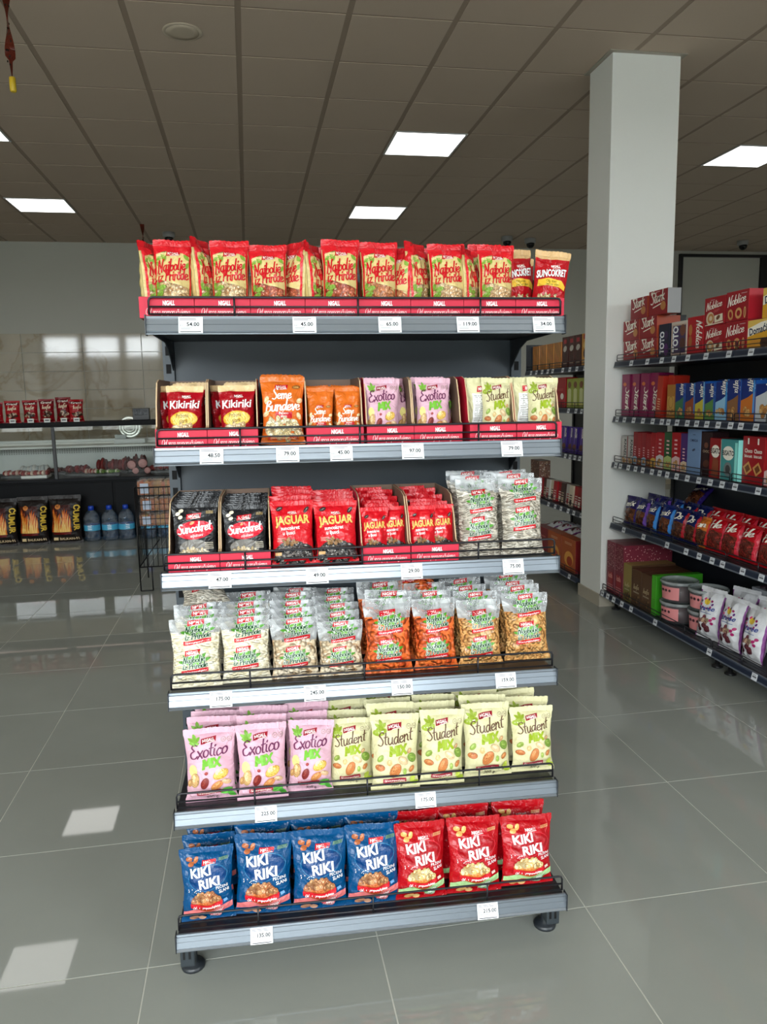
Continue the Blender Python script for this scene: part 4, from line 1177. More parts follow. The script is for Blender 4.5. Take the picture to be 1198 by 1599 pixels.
for j in range(2):
    for k in range(4):
        lab = f'small orange pumpkin seed bag, {("left", "right")[j]} of the front pair in its carton' if k == 0 else f'small orange pumpkin seed bag, {ORD[k]} behind the {("left", "right")[j]} one'
        bagat(K_BSM, .396 + .070 * j, .060 + k * .042, z + .004, lab, 'small orange pumpkin seed bags', .068, .138 + .002 * k, .16, rnd.uniform(-.05, .05), rnd.uniform(-.02, .04))
for i, (x, c) in enumerate(((.552, .509), (.683, .628))):
    q = ('left', 'right')[i]
    facing(K_EXO, 'small pink nut mix bag', x, .062, z + .004, .092, .158, .15, 0, 'pink nut mix bags on the second shelf', f'facing out of the {q} pink carton', .02)
    facing(K_EXO, 'small pink nut mix bag', c + (.105, .100)[i], .135, z + .004, .085, .158, .05, 1.15, 'pink nut mix bags on the second shelf', f'turned sideways at the right of the {q} pink carton')
    facing(K_EXO, 'small pink nut mix bag', x + .0, .128, z + .004, .088, .161, .10, -.05, 'pink nut mix bags on the second shelf', f'behind the front bag of the {q} pink carton')
    facing(K_EXO, 'small pink nut mix bag', x + .0, .20, z + .004, .088, .160, .10, .1, 'pink nut mix bags on the second shelf', f'at the back of the {q} pink carton')
for i, (x, c) in enumerate(((.850, .770), (.972, .893))):
    q = ('left', 'right')[i]
    facing(K_STU, 'small cream nut mix bag', x, .060, z + .004, .084, .156, .15, 0, 'cream nut mix bags on the second shelf', f'facing out of the {q} cream carton', .03)
    facing(K_STU, 'small cream nut mix bag', c + .042, .112, z + .004, .084, .156, .13, PI + .25, 'cream nut mix bags on the second shelf', f'showing its printed back in the {q} cream carton')
    facing(K_STU, 'small cream nut mix bag', c + .056, .185, z + .004, .100, .160, .12, .0, 'cream nut mix bags on the second shelf', f'at the back of the {q} cream carton')
# top shelf
z = SHELVES['S1'][1] - .003
CX8 = (-.017, .1085, .237, .3655, .4935, .620, .7515, .883)
for i, x in enumerate(CX8):
    w = ((CX8 + (1.008,))[i + 1] - x) - .001
    carton(G @ T(x, .016, z), w, .29, .048, .125, f'red display carton on the top shelf, {ORD[i]} from the left', 'red cartons on the top shelf', .09)
TOP = [(K_HAZ, 'hazelnut bag', .056, 0, .02), (K_HAZ, 'hazelnut bag', .190, 1, .0), (K_PEA, 'red peanut bag', .283, 2, -.02), (K_PEA, 'red peanut bag', .453, 3, .02), (K_ALM, 'almond bag', .551, 4, 0), (K_CSH, 'cashew bag', .720, 5, 0), (K_CSH, 'cashew bag', .843, 6, .03)]
for kd, ds, x, ci, ro in TOP:
    h = (.183, .183, .174, .189, .184, .182, .181)[ci]
    facing(kd, f'red and beige {ds} facing out of the {ORD[ci]} carton,', x, .058, z + .004, .094, h, .13, 0, 'nut bags on the top shelf', 'top shelf', ro)
    facing(kd, f'red and beige {ds} standing behind the front bag,', x + .002, .150, z + .004, .092, .186 + (.012 if ci == 6 else 0), .10, rnd.uniform(-.1, .1), 'nut bags on the top shelf', f'{ORD[ci]} top carton')
for kd, ds, x, yaw, ci, h in ((K_HAZ, 'hazelnut bag', .010, 1.15, 0, .176), (K_HAZ, 'hazelnut bag', .128, 1.2, 1, .186), (K_PEA, 'red peanut bag', .343, -1.0, 2, .182), (K_PEA, 'red peanut bag', .395, 1.15, 3, .178), (K_ALM, 'almond bag', .603, -.9, 4, .172), (K_CSH, 'cashew bag', .650, .85, 5, .184), (K_CSH, 'cashew bag', .782, 1.1, 6, .174)):
    facing(kd, f'red and beige {ds} turned sideways in the {ORD[ci]} carton,', x, .085, z + .004, .088, h, .06, yaw, 'nut bags on the top shelf', 'top shelf')
facing(K_SRED, 'red sunflower kernel bag with tan top', .925, .105, z + .004, .092, .178, .12, .15, 'sunflower kernel bags on the top shelf', 'in the right corner, partly behind another', -.05)
facing(K_SRED, 'red sunflower kernel bag with tan top', .975, .055, z + .004, .092, .166, .10, -.12, 'sunflower kernel bags on the top shelf', 'foremost at the right end', .12)
facing(K_SRED, 'red sunflower kernel bag with tan top', .945, .185, z + .004, .092, .170, .10, .0, 'sunflower kernel bags on the top shelf', 'at the back of the last carton')
# a bag on the far side peeping out at the left
bagat(K_NUTS, .02, .56, .419, 'clear peanut bag on the far side, peeping out left of the shelving', None, .124, .19, -.1, .6)

# ---------------------------------------------------------------- price tags
mb = MB(); mb.box(-.0275, .0275, -.0008, .0, -.0195, .0195, (244, 246, 248)); tag_me = mb.mesh('price_tag', M_PAPER)
_tp = {}
def tag_print(price):
    if price in _tp: return _tp[price]
    a = Art(); r = random.Random(price)
    a.lines(-.05, .60, .8, .12, 2, (120, 120, 124), r)
    a.text(price, .10, .30, .17, (24, 24, 28), 0, .03); a.text('RSD', -.36, .30, .06, (70, 70, 74), 0, .0)
    a.lines(-.15, .20, .5, .10, 2, (150, 150, 154), r); a.rect(.0, .055, .86, .035, (60, 60, 64), 0, 0, 3, 1)
    _tp[price] = a.mesh('tag_print', lambda x, y, o: (x * .055, -.0008 - o * .5, y * .055 - .0195), .71, M_PAPER)
    return _tp[price]
PR = dict(S1=[(.1, '54.00'), (.361, '45.00'), (.564, '65.00'), (.755, '119.00'), (.946, '34.00')], S2=[(.132, '48.50'), (.312, '79.00'), (.442, '45.00'), (.619, '97.00'), (.872, '79.00')],
          S3=[(.138, '47.00'), (.375, '49.00'), (.613, '29.00'), (.878, '75.00')], S4=[(.127, '175.00'), (.361, '245.00'), (.585, '150.00'), (.861, '159.00')], S5=[(.227, '225.00'), (.641, '175.00')], S6=[(.207, '135.00'), (.787, '215.00')])
for s, l in PR.items():
    y, zz = SHELVES[s]
    for k, (x, p) in enumerate(l):
        o = put('price_tag', tag_me, None, G @ T(x, y - .0095, zz - .0215) @ RX(-.30), f'white paper price tag reading {p} on the {SHN[s]} rail, {ORD[k]} from left', 'price tag', 'price tags on the nut display')
        put('print', tag_print(p), o)

# ================================================================ MEAT COUNTER, BACK LEFT
CF, CB = 8.45, 9.35                       # front and back of the counter
X0, X1 = -5.2, -0.2
t = thing('meat_counter', 'long black refrigerated meat counter with glass front along the tiled wall', 'counter', T(0, 0, 0))
BK = (9, 10, 12)
mb = MB(); mb.box(X0, X1, CF + .03, CB, .10, .62, BK, bev=.004); mb.box(X0 + .05, X1 - .05, CF + .12, CB - .05, 0, .10, (12, 12, 14)); mb.build('base', M_BLACK, t)
for k in range(4):
    mb = MB(); mb.box(X0 + .01 + k * 1.25, X0 + 1.24 + k * 1.25, CF + .016, CF + .03, .13, .60, (11, 12, 15), bev=.004); mb.build('front_panel', M_BLACK, t)
mb = MB(); mb.box(X0, X1, CF, CB, .62, .652, (24, 25, 28), bev=.004); mb.build('deck', M_BLACK, t)
mb = MB(); mb.box(X0, X1, CF - .01, CF + .42, 1.205, 1.243, (12, 12, 14), bev=.004); mb.box(X0, X1, CF - .01, CF + .0, 1.192, 1.206, (12, 12, 14)); mb.build('canopy', M_BLACK, t)
mb = MB(); mb.box(X0, X1, CB - .03, CB, .652, 1.02, (196, 200, 194)); mb.box(X0, X1, CB - .10, CB - .03, .93, .99, (206, 208, 200)); mb.box(X0, X1, CF + .35, CB - .03, .955, .972, (210, 214, 206)); mb.build('rear_duct', M_STEEL, t)
mb = MB()
for k in range(0, 190):
    x = X0 + .05 + k * .026
    if x < -3.2 or x > -.8: continue
    for r in range(3): mb.box(x, x + .012, CB - .0315, CB - .0302, .865 + r * .02, .875 + r * .02, (110, 114, 108))
mb.build('duct_holes', M_STEEL, t, kind='stuff')
for xa, xb in ((X0, -3.27), (-3.24, -2.02), (-2.0, -.78), (-.76, X1)):
    mb = MB(); mb.quad((xa, CF + .0173, .655), (xb, CF + .0173, .655), (xb, CF + .003, 1.203), (xa, CF + .003, 1.203), (230, 236, 232)); mb.build('glass_pane', M_GLASS, t)
for x in (-3.255, -2.01, -.77):
    mb = MB(); mb.box(x - .016, x + .016, CF - .004, CF + .03, .652, 1.206, (30, 30, 32), bev=.003); mb.build('mullion', M_STEEL, t)
M_STRIP = bpy.data.materials.new('case_lamp'); M_STRIP.use_nodes = True
_p = M_STRIP.node_tree.nodes['Principled BSDF']; _p.inputs['Emission Color'].default_value = (1.0, .72, .62, 1); _p.inputs['Emission Strength'].default_value = 1.3
for xa, xb in ((-3.2, -2.06), (-1.96, -.84)):
    mb = MB(); mb.box(xa, xb, CF + .05, CF + .07, 1.2035, 1.2048, (250, 240, 235)); mb.build('case_lamp', M_STRIP, t)

# goods inside the counter
def tray(x, y, w, d, kind, lab, h=.05):
    o = thing('meat_tray', lab, 'meat', T(x, y, .652), 'packed meat in the counter')
    r = random.Random(int(x * 1000))
    mb = MB(); mb.box(-w / 2, w / 2, -d / 2, d / 2, 0, .03, (220, 220, 214) if kind == 'white' or x == -2.27 else (34, 34, 36), bev=.006); mb.build('tray', M_PLASTIC, o)
    mb = MB()
    cols = {'red': [(116, 16, 20), (134, 26, 26), (92, 12, 16)], 'bacon': [(150, 50, 46), (226, 190, 170), (170, 70, 60), (236, 210, 190)], 'dark': [(84, 22, 20), (104, 34, 28)], 'sausage': [(150, 60, 40), (124, 44, 32)], 'white': [(228, 226, 218), (210, 216, 214)], 'green': [(90, 130, 50), (220, 220, 190), (120, 150, 70)]}[kind]
    n = 9
    for i in range(n):
        u = -w / 2 + w * (i + .5) / n
        mb.ellipsoid((u, r.uniform(-.03, .03), .03 + h * .42), (w / n * r.uniform(.7, 1.2), d * r.uniform(.32, .44), h * r.uniform(.35, .7)), cols[i % len(cols)], 0, 10, 6)
    mb.build('meat', M_MEAT, o)
tray(-2.50, 8.78, .24, .22, 'bacon', 'dark tray of cut meat at the left edge inside the counter')
tray(-2.27, 8.70, .26, .20, 'bacon', 'white tray of striped bacon behind the counter glass, left pane')
tray(-2.36, 9.02, .28, .2, 'white', 'wrapped pale package behind the striped bacon tray', .08)
tray(-2.12, 8.98, .20, .18, 'dark', 'dark tray of meat left of the counter mullion')
tray(-1.86, 8.80, .24, .24, 'red', 'tray of red meat just right of the counter mullion', .09)
tray(-1.70, 8.70, .16, .2, 'bacon', 'small tray of pink meat in the right pane')
tray(-1.52, 8.66, .24, .16, 'green', 'packet with green leaves lying at the front of the counter', .04)
tray(-1.52, 8.98, .34, .24, 'red', 'large tray of dark red meat behind the green packet', .13)
tray(-1.30, 9.02, .26, .2, 'dark', 'tray of smoked meat next to the sausages', .16)
for k, (x, z) in enumerate(((-1.285, .755), (-1.165, .770), (-1.245, .690), (-1.12, .690))):
    o = thing('sausage', f'thick pink cut sausage in the counter, {("upper left", "upper right", "lower left", "lower right")[k]} of four', 'sausage', T(x, 8.70, z) @ RZ((-.2, .1, .15, -.1)[k]), 'cut sausages')
    mb = MB(); r = .05 if k < 2 else .036
    mb.tube([(0, 0, 0), (0, .02, 0), (0, .16, .0), (0, .20, 0)], [r * .98, r, r, r * .6], 16, (110, 34, 30), cap=True); mb.build('casing', M_MEAT, o)
    mb = MB(); mb.lathe([(r * .93, 0), (r * .9, .003), (0, .0035)], 16, (206, 150, 146)); c = mb.build('cut_face', M_MEAT, o); c.rotation_euler = (PI / 2, 0, 0)
tray(-.98, 8.8, .22, .2, 'red', 'tray of red meat right of the sausages, beside the bread rack', .07)
o = thing('meat_slicer', 'pale meat slicer with a modelled fan reflection, standing on the glass shelf of the counter', 'slicer', T(-1.34, 9.16, .972))
mb = MB(); mb.box(-.17, .17, -.10, .14, 0, .05, (190, 194, 190), bev=.01); mb.box(-.16, -.04, -.08, .1, .05, .10, (150, 156, 152), bev=.008); mb.build('base', M_STEEL, o)
mb = MB()
for rr in (.13, .10, .07): mb.lathe([(rr, 0), (rr - .004, .008 + (.13 - rr) * .2), (rr - .02, .008 + (.13 - rr) * .2), (0, .006)], 28, (198, 200, 190))  # rings model a fan's reflection in the counter glass as a solid disc
b = mb.build('fan_reflection', M_RAIL, o); b.location = (.0, -.02, .18); b.rotation_euler = (PI / 2, 0, 0)
o = thing('card_terminal', 'small black box standing on the counter top behind the display', 'box', T(-1.13, 8.60, 1.243))
mb = MB(); mb.box(-.085, .085, -.05, .05, 0, .125, (16, 16, 18), bev=.005); mb.build('case', M_PLASTIC, o)
mb = MB(); mb.box(-.07, .07, -.0515, -.0502, .05, .115, (30, 34, 38)); mb.build('screen', M_FOIL, o)

# red coffee bags along the canopy
def art_coffee(kind):
    r = random.Random(kind); a = Art()
    a.rect(0, 1.38, .9, .16, (90, 12, 20), 0, 0, 6, 2)
    a.text('Grand', 0, 1.30, .15, CREAM, .03, .04, .1, width=.7)
    a.script('kafa', 0, .95, .26, (240, 220, 190), .05, .14, .2, width=.62)
    a.pile(0, .55, .34, .2, 26, [(70, 36, 24), (96, 52, 32), (220, 190, 160)], .09, r, 1.4)
    a.rect(.0, .22, .5, .10, (226, 196, 120), .0, 0, 4, 1)
    return a
K_COF = [BagKind('coffee_bag', .155, .25, .09, (lambda c: (lambda u, v, s: c))(c), art_coffee(k), M_FOIL, 'coffee bag', None, seeds=(k + 5,)) for k, c in enumerate(((150, 16, 26), (164, 22, 30), (130, 10, 22), (120, 12, 20)))]
for k, (x, kd, h) in enumerate(((-2.565, 0, .215), (-2.40, 1, .228), (-2.225, 0, .23), (-2.065, 2, .24), (-1.90, 3, .255), (-1.775, 1, .23))):
    K_COF[kd].place(T(x, 8.52, 1.243) @ RZ((.0, .05, -.05, .1, 0, .5)[k]) @ SC(1.0, 1, h / .25), f'dark red coffee bag on the counter top, {ORD[k]} from the left', 'coffee bags on the counter')
    o = put('price_card', None, None, T(x + .01, 8.452, 1.243), f'small white price card before the {ORD[k]} coffee bag', 'price card', 'price cards on the counter')
    mb = MB(); mb.box(-.03, .03, -.001, .0005, 0, .042, (224, 224, 220)); mb.box(-.02, .02, -.0015, -.0011, .015, .028, (90, 90, 92)); mb.build('card', M_PAPER, o)

# charcoal sacks
def art_charcoal():
    r = random.Random(21); a = Art(); A = 1.55
    a.rect(-.12, .82, .62, .95, (60, 14, 8), 0, 0, 6, 8)
    a.rect(-.12, .42, .62, .20, (110, 16, 12), 0, 0, 6, 2)
    for cols, w, lo, hi in (((196, 80, 24), .15, .5, .9), ((224, 130, 44), .10, .4, .8), ((240, 196, 110), .05, .3, .6)):
        for i in range(13):
            x = -.40 + i * .045 + r.uniform(-.02, .02); h = r.uniform(lo, hi) * (1.0 if i not in (6, 7) else .6)
            n = 6
            top = [(x + .05 * math.sin(3 * t / n + i) * t / n - w * .5 * (1 - t / n) ** .6, .40 + h * t / n) for t in range(n + 1)]
            bot = [(x + .05 * math.sin(3 * t / n + i) * t / n + w * .5 * (1 - t / n) ** .6, .40 + h * t / n) for t in range(n + 1)]
            a.strip(top, bot, cols, 1)
    a.ell(-.22, 1.24, .09, .08, (214, 130, 60), 0, 14); a.ell(-.22, 1.27, .05, .04, (40, 12, 8), 0, 10)
    a.text('ĆUMUR', .30, .86, .17, (226, 190, 70), -PI / 2, .05, 0, width=.86)
    a.rect(-.34, .17, .16, .10, (226, 200, 150), 0, 0, 3, 1)
    a.text('BALKAN-91', .10, .13, .085, (226, 200, 160), 0, .03, 0, width=.62)
    return a
K_COAL = BagKind('charcoal_sack', .31, .50, .15, lambda u, v, s: (24, 16, 14), art_charcoal(), M_MATTE, 'charcoal sack', None, seeds=(9, 10), fold=.8)
for k, (x, y, w, h) in enumerate(((-2.53, 8.27, .31, .485), (-2.225, 8.27, .30, .495), (-1.905, 8.25, .32, .50))):
    K_COAL.place(T(x, y, 0) @ RX(-.06) @ SC(w / .31, 1, h / .5), ('black charcoal sack with flames at the left edge of the view', 'black charcoal sack with flames, middle one of three', 'black charcoal sack with flames, beside the water bottles')[k], 'charcoal sacks before the meat counter')

# water bottles
def bottle_meshes():
    mb = MB(); mb.lathe([(.055, 0), (.078, .008), (.082, .02), (.079, .05), (.083, .06), (.079, .085), (.083, .10), (.083, .19), (.078, .20), (.083, .215), (.080, .245), (.062, .285), (.040, .312), (.026, .325), (.025, .345)], 24, (220, 235, 245))
    body = mb.mesh('bottle', M_BOTTLE)
    mb = MB(); mb.lathe([(.030, .322), (.030, .352), (.026, .366), (.018, .368)], 18, (24, 64, 170)); cap = mb.mesh('cap', M_PLASTIC)
    mb = MB(); mb.lathe([(.0838, .112), (.0838, .170)], 24, (70, 160, 196)); mb.f = mb.f[:-2]; mb.c = mb.c[:-2]; mb.m = mb.m[:-2]; mb.s = mb.s[:-2]
    for k in range(3): mb.box(-.03 + .0 * k, .01, -.0850, -.0846, .124 + k * .018, .132 + k * .018, (226, 240, 248))
    lab = mb.mesh('wrap_label', M_BOX)
    mb = MB(); mb.lathe([(.07, .006), (.074, .02), (.074, .23), (.055, .28), (.03, .30)], 20, (20, 70, 90)); wat = mb.mesh('water', M_WATER)
    return body, cap, lab, wat
M_WATER = clear_film('water', rough=.02, nscale=2, lo=.02, hi=.05, tint=(.5, .76, .88, 1))
bb = bottle_meshes()
for k, (x, y) in enumerate(((-1.672, 8.36), (-1.492, 8.36), (-1.325, 8.36), (-1.10, 8.36), (-.93, 8.36), (-.76, 8.36))):
    lab = f'large clear water bottle with blue cap, {ORD[k]} from the charcoal sacks' if k < 3 else f'water bottle standing behind the bread rack, {ORD[k - 3]} from the left there'
    o = thing('water_bottle', lab, 'bottle', T(x, y, 0) @ RZ(k * .2), 'water bottles before the counter')
    put('bottle', bb[0], o); put('cap', bb[1], o); put('wrap_label', bb[2], o); put('water', bb[3], o)

# wire rack with bagged bread
o = thing('wire_rack', 'black wire rack holding bagged bread behind the left of the display', 'rack', T(-.87, 5.95, 0))
W, D = .62, .45
BW = (24, 24, 26)
def wire_panel(name, pts_list, r=.003):
    mb = MB()
    for p in pts_list: mb.tube(p, r, 6, BW)
    mb.build(name, M_WIRE, o)
wire_panel('frame', [[(0, 0, .004), (0, 0, .80)], [(W, 0, .004), (W, 0, .80)], [(0, D, .004), (0, D, .80)], [(W, D, .004), (W, D, .80)], [(0, 0, .80), (W, 0, .80), (W, D, .80), (0, D, .80), (0, 0, .80)], [(.09, 0, .004), (.09, 0, .19)], [(0, 0, .004), (.09, 0, .004)], [(0, 0, .19), (W, 0, .19)], [(0, 0, .19), (.16, 0, .40)]], .005)
wire_panel('front_grid', [[(.035 * i, 0, .19), (.035 * i, 0, .80)] for i in range(1, 18)] + [[(0, 0, z), (W, 0, z)] for z in (.33, .48, .56, .67)], .0022)
wire_panel('side_grid', [[(0, .05 * i, .19), (0, .05 * i, .80)] for i in range(1, 9)] + [[(0, 0, z), (0, D, z)] for z in (.19, .33, .48, .56, .67)], .0022)
wire_panel('basket_floor', [[(.05 * i, 0, .49), (.05 * i, D, .49)] for i in range(1, 13)] + [[(0, .08 * j, .49), (W, .08 * j, .49)] for j in range(1, 6)], .0022)
def loaf(x, y, z, L, W2, H2, lab, yaw=0, seed=1):
    q = thing('bread_bag', lab, 'bread', T(x, y, z) @ RZ(yaw), 'bagged bread in the wire rack')
    r = random.Random(seed); mb = MB(); n = 13
    for i in range(n):
        u = -L / 2 + L * (i + .5) / n
        cc = (176 + r.randint(-20, 20), 110 + r.randint(-16, 16), 56)
        mb.box(u - L / n * .46, u + L / n * .46, -W2 / 2 * r.uniform(.92, 1), W2 / 2, .004, H2 * r.uniform(.88, .98), cc, bev=.022, front=cc)
    mb.build('slices', M_LOAF, q)
    mb = MB(); mb.bevbox(-L / 2 - .012, L / 2 + .012, -W2 / 2 - .010, W2 / 2 + .010, 0, H2 + .012, (240, 240, 240), 0, .03); mb.build('clear_wrapper', M_WRAP, q)
    mb = MB(); mb.box(-L / 2 + .02, -L / 2 + .08, -W2 / 2 - .0125, -W2 / 2 - .0105, .02, H2 * .8, (170, 180, 196)); mb.build('wrap_label', M_PAPER, q)
loaf(-.72, 6.08, .4925, .26, .16, .10, 'bagged sliced bread lying lowest in the rack, left stack', 0, 1)
loaf(-.71, 6.08, .606, .27, .16, .11, 'bagged sliced bread second from bottom, left stack of the rack', .04, 2)
loaf(-.72, 6.08, .730, .26, .17, .12, 'bagged brown bread on top of the left stack in the rack', -.03, 3)
loaf(-.41, 6.08, .4925, .26, .16, .10, 'bagged sliced bread lying lowest, right stack behind the display', 0, 4)
loaf(-.41, 6.08, .606, .26, .16, .11, 'bagged sliced bread above the lowest, right stack behind the display', 0, 5)

# ================================================================ RIGHT-HAND AND REAR SHELVING
LV = (1.637, 1.287, .988, .582, .125)
LVN = ('top shelf', 'second shelf', 'third shelf', 'fourth shelf', 'lowest shelf')
NAVY = (30, 38, 56)
def wall_bay(mw, w, name_label, levels=LV, endpanel=False):
    t = thing('wall_shelving', name_label, 'shelving', mw)
    for x in (0.0, w - .03):
        mb = MB(); mb.box(x, x + .03, .425, .47, 0.05, 1.93, (26, 28, 32))
        for k in range(34): mb.box(x + .009, x + .021, .4245, .43, .12 + k * .05, .142 + k * .05, (8, 8, 9))
        mb.build('upright', M_STEEL, t)
    for k in range(4):
        mb = MB(); mb.box(.03, w - .03, .435, .452, .08 + k * .45, .529 + k * .45, (34, 38, 44), bev=.002); mb.build('back_panel', M_STEEL, t)
    rme = cache_rail(w); fme = cache_fence(w)
    for i, z in enumerate(levels):
        y0 = -.06 if i == len(levels) - 1 else 0.0
        mb = MB(); mb.box(.002, w - .002, y0 + .004, .424, z - .036, z - .006, (36, 40, 46), bev=.002)
        s = mb.build('shelf', M_STEEL, t)
        r = put('price_rail', rme, s, loc=(0, y0, z)); put('wire_fence', fme, s, loc=(0, y0, z))
        if endpanel and i == 0:
            mb = MB(); mb.box(-.006, .0, 0, .42, z - .03, z + .22, (44, 50, 58), bev=.002); mb.build('end_panel', M_STEEL, t)
    for x in (.06, w - .05):
        mb = MB(); mb.box(x - .02, x + .02, .06, .42, .05, .088, (22, 24, 28)); mb.lathe([(.03, 0), (.03, .008), (.012, .014), (.012, .05)], 16, (16, 16, 18), at=(x, .02, 0)); mb.box(x - .02, x + .02, -.02, .06, .05, .088, (22, 24, 28)); mb.build('foot', M_PLASTIC, t)
    return t
_cr = {}
def cache_rail(w):
    if ('r', w) not in _cr:
        mb = MB(); mb.extrude_x([(0, 0), (-.004, -.001), (-.006, -.008), (-.011, -.030), (-.014, -.037), (-.008, -.038), (.004, -.030), (.004, -.002)], .001, w - .001, NAVY, cols=[(110, 116, 124), (60, 68, 82), NAVY, (90, 96, 106), NAVY, NAVY, NAVY, NAVY])
        _cr[('r', w)] = mb.mesh('price_rail', M_PLASTIC)
    return _cr[('r', w)]
def cache_fence(w):
    if ('f', w) not in _cr: _cr[('f', w)] = fence_mesh(w, [.25, .5, .75, 1.0], .003, .042)
    return _cr[('f', w)]
R1M = T(2.36, 4.715, 0) @ RZ(-PI / 2)
R2M = T(2.36, 4.715 - 1.252, 0) @ RZ(-PI / 2)
B1M = T(2.36, 6.35, 0) @ RZ(-PI / 2)
RS = T(2.36, 4.70, 0) @ RZ(-PI / 2)                     # stock of the right-hand shelving: x runs toward the viewer
BS = T(2.36, 6.35, 0) @ RZ(-PI / 2)
wall_bay(R1M, 1.25, 'dark sweets shelving right of the white column, farther bay')
wall_bay(R2M, 1.25, 'dark sweets shelving bay cut by the right edge of the view')
wall_bay(B1M, 1.25, 'dark sweets shelving bay behind the white column, seen past the display', (1.632, 1.33, .99, .578, .115), True)
mb = MB(); mb.box(-.02, .02, -.0006, 0, -.017, .017, (214, 218, 222)); mb.box(-.014, .014, -.001, -.0006, -.004, .004, (110, 112, 116)); mb.box(-.014, .008, -.001, -.0006, .008, .011, (150, 152, 156)); stag = mb.mesh('price_tag', M_PAPER)
RT = ([0.214, 0.408, 0.571, 0.698, 0.837, 1.006, 1.2, 1.371], [0.047, 0.145, 0.264, 0.38, 0.493, 0.596, 0.666, 0.756, 0.858, 0.947, 1.04, 1.139, 1.241, 1.322, 1.436], [0.044, 0.108, 0.214, 0.306, 0.395, 0.504, 0.591, 0.674, 0.773, 0.88, 0.99, 1.093, 1.195, 1.301, 1.477],
      [0.176, 0.43, 0.7, 0.897, 1.023, 1.14, 1.23, 1.393, 1.534], [0.02, 0.098, 0.183, 0.294, 0.415, 0.704, 1.243, 1.605])
BT = ([0.142, 0.262, 0.388, 0.509, 0.607, 0.804, 0.934, 1.058, 1.191], [0.922, 1.055, 1.153], [0.878, 0.966, 1.052, 1.135], [0.561, 0.699, 0.812, 0.947, 1.051, 1.176], [1.126])
for stock, tabs, lv, nm in ((RS, RT, LV, 'right-hand shelving'), (BS, BT, (1.632, 1.33, .99, .578, .115), 'shelving behind column')):
    for i, row in enumerate(tabs):
        for k, s in enumerate(row):
            put('price_tag', stag, None, stock @ T(s, (-.06 if i == 4 else 0) - .0092, lv[i] - .019) @ RX(-.21), f'small white price tag, {ORD[k]} from left on the {LVN[i]} of {nm}', 'price tag', f'price tags on the {nm}')

# boxes and packets
def box_kind(name, w, d, h, col, art, side=None, cat='biscuit box', sideart=None, mat=None):
    mb = MB(); mb.bevbox(-w / 2, w / 2, 0, d, 0, h, col, 0, min(.002, w * .04))
    if side:
        for i in range(len(mb.f)):
            vs = [Vector(mb.v[j]) for j in mb.f[i]]
            nrm = (vs[1] - vs[0]).cross(vs[2] - vs[0])
            if abs(nrm.x) > max(abs(nrm.y), abs(nrm.z)): mb.c[i] = side
    me = mb.mesh(name, mat or M_BOX)
    A = h / w
    pr = art.mesh('front_print', lambda x, y, o: (x * w * .985, -o, y * w), A, mat or M_BOX, .0006) if art else None
    sp = sideart.mesh('side_print', lambda x, y, o: (w / 2 + o, (x + .5) * d, y * d), h / d, mat or M_BOX, .0006) if sideart else None
    return (name, me, pr, cat, sp)
def bput(kd, mw, lab, group=None):
    o = put(kd[0], kd[1], None, mw, lab, kd[3], group)
    if kd[2]: put('front_print', kd[2], o)
    if kd[4]: put('side_print', kd[4], o)
    return o
def biscuits(a, cx, cy, r, n, rnd, asp=1.2): return a.pile(cx, cy, r, r * .6, n, [(206, 150, 84), (224, 176, 110), (180, 120, 62)], r * .38, rnd, asp)
rn = random.Random(77)
WRED = (150, 18, 30)
a = Art(); a.script('Štark', -.02, .34, .30, CREAM, .12, .14, .2, width=.78); a.rect(.02, .26, .6, .03, CREAM, .18, 0, 5, 1); a.ell(-.34, .60, .05, .05, CREAM, 0, 10); a.ell(.28, .22, .14, .12, (196, 130, 70), 0, 14); a.lines(.0, .62, .2, .04, 1, (230, 180, 180))
K_ST = box_kind('wafer_box', .204, .15, .126, WRED, a, (170, 70, 40)); K_ST2 = box_kind('wafer_box', .212, .085, .142, WRED, a, (150, 150, 150))
z = LV[0] - .002
for q, (kd, s, zz, w) in enumerate(((K_ST, .105, 0, 'bottom left'), (K_ST, .312, 0, 'bottom right'), (K_ST, .095, .1275, 'middle left'), (K_ST, .305, .1275, 'middle right'), (K_ST, .185, .255, 'upper left'), (K_ST2, .412, .255, 'upper right, tallest'))):
    bput(kd, RS @ T(s, .045, z + zz), f'dark red wafer box with white script beside the column, {w} of the stack', 'stacked red wafer boxes')
a = Art(); a.text('TOTO', .02, .75, .40, WHITE, PI / 2, .06, 0, width=1.1, outline=(20, 60, 140)); a.ell(.22, .4, .2, .3, (90, 40, 110), 0, 14); a.ell(.2, 1.1, .2, .2, (60, 40, 80), 0, 12)
K_TO = box_kind('biscuit_box', .118, .12, .195, (28, 30, 52), a)
bput(K_TO, RS @ T(.484, .05, z), 'narrow dark blue biscuit box standing right of the red wafer boxes')
a = Art(); a.rect(0, .60, .94, 1.05, (196, 170, 150), 0, 0, 4, 4); a.rect(0.02, .60, .84, .95, (70, 50, 90), 0, 0, 4, 4); a.ell(.24, .9, .18, .2, (120, 70, 50), 0, 14); a.ell(.24, .45, .18, .2, (90, 50, 40), 0, 14); a.text('TOTO', -.05, .62, .34, WHITE, PI / 2, .06, 0, width=.9, outline=(20, 40, 110))
K_TO2 = box_kind('biscuit_box', .160, .12, .195, (214, 200, 186), a)
bput(K_TO2, RS @ T(.642, .05, z), 'biscuit box with cream frame standing upright between dark and red boxes')
a = Art(); a.script('Noblice', .08, .72, .34, CREAM, -PI / 2, .14, .2, width=1.0); a.ell(-.3, .9, .12, .2, (190, 120, 60), 0, 12); a.ell(-.3, .5, .12, .2, (170, 100, 50), 0, 12)
K_NV = box_kind('biscuit_box', .152, .14, .205, (176, 22, 34), a)
bput(K_NV, RS @ T(.803, .05, z), 'red biscuit box turned on end with sideways white script')
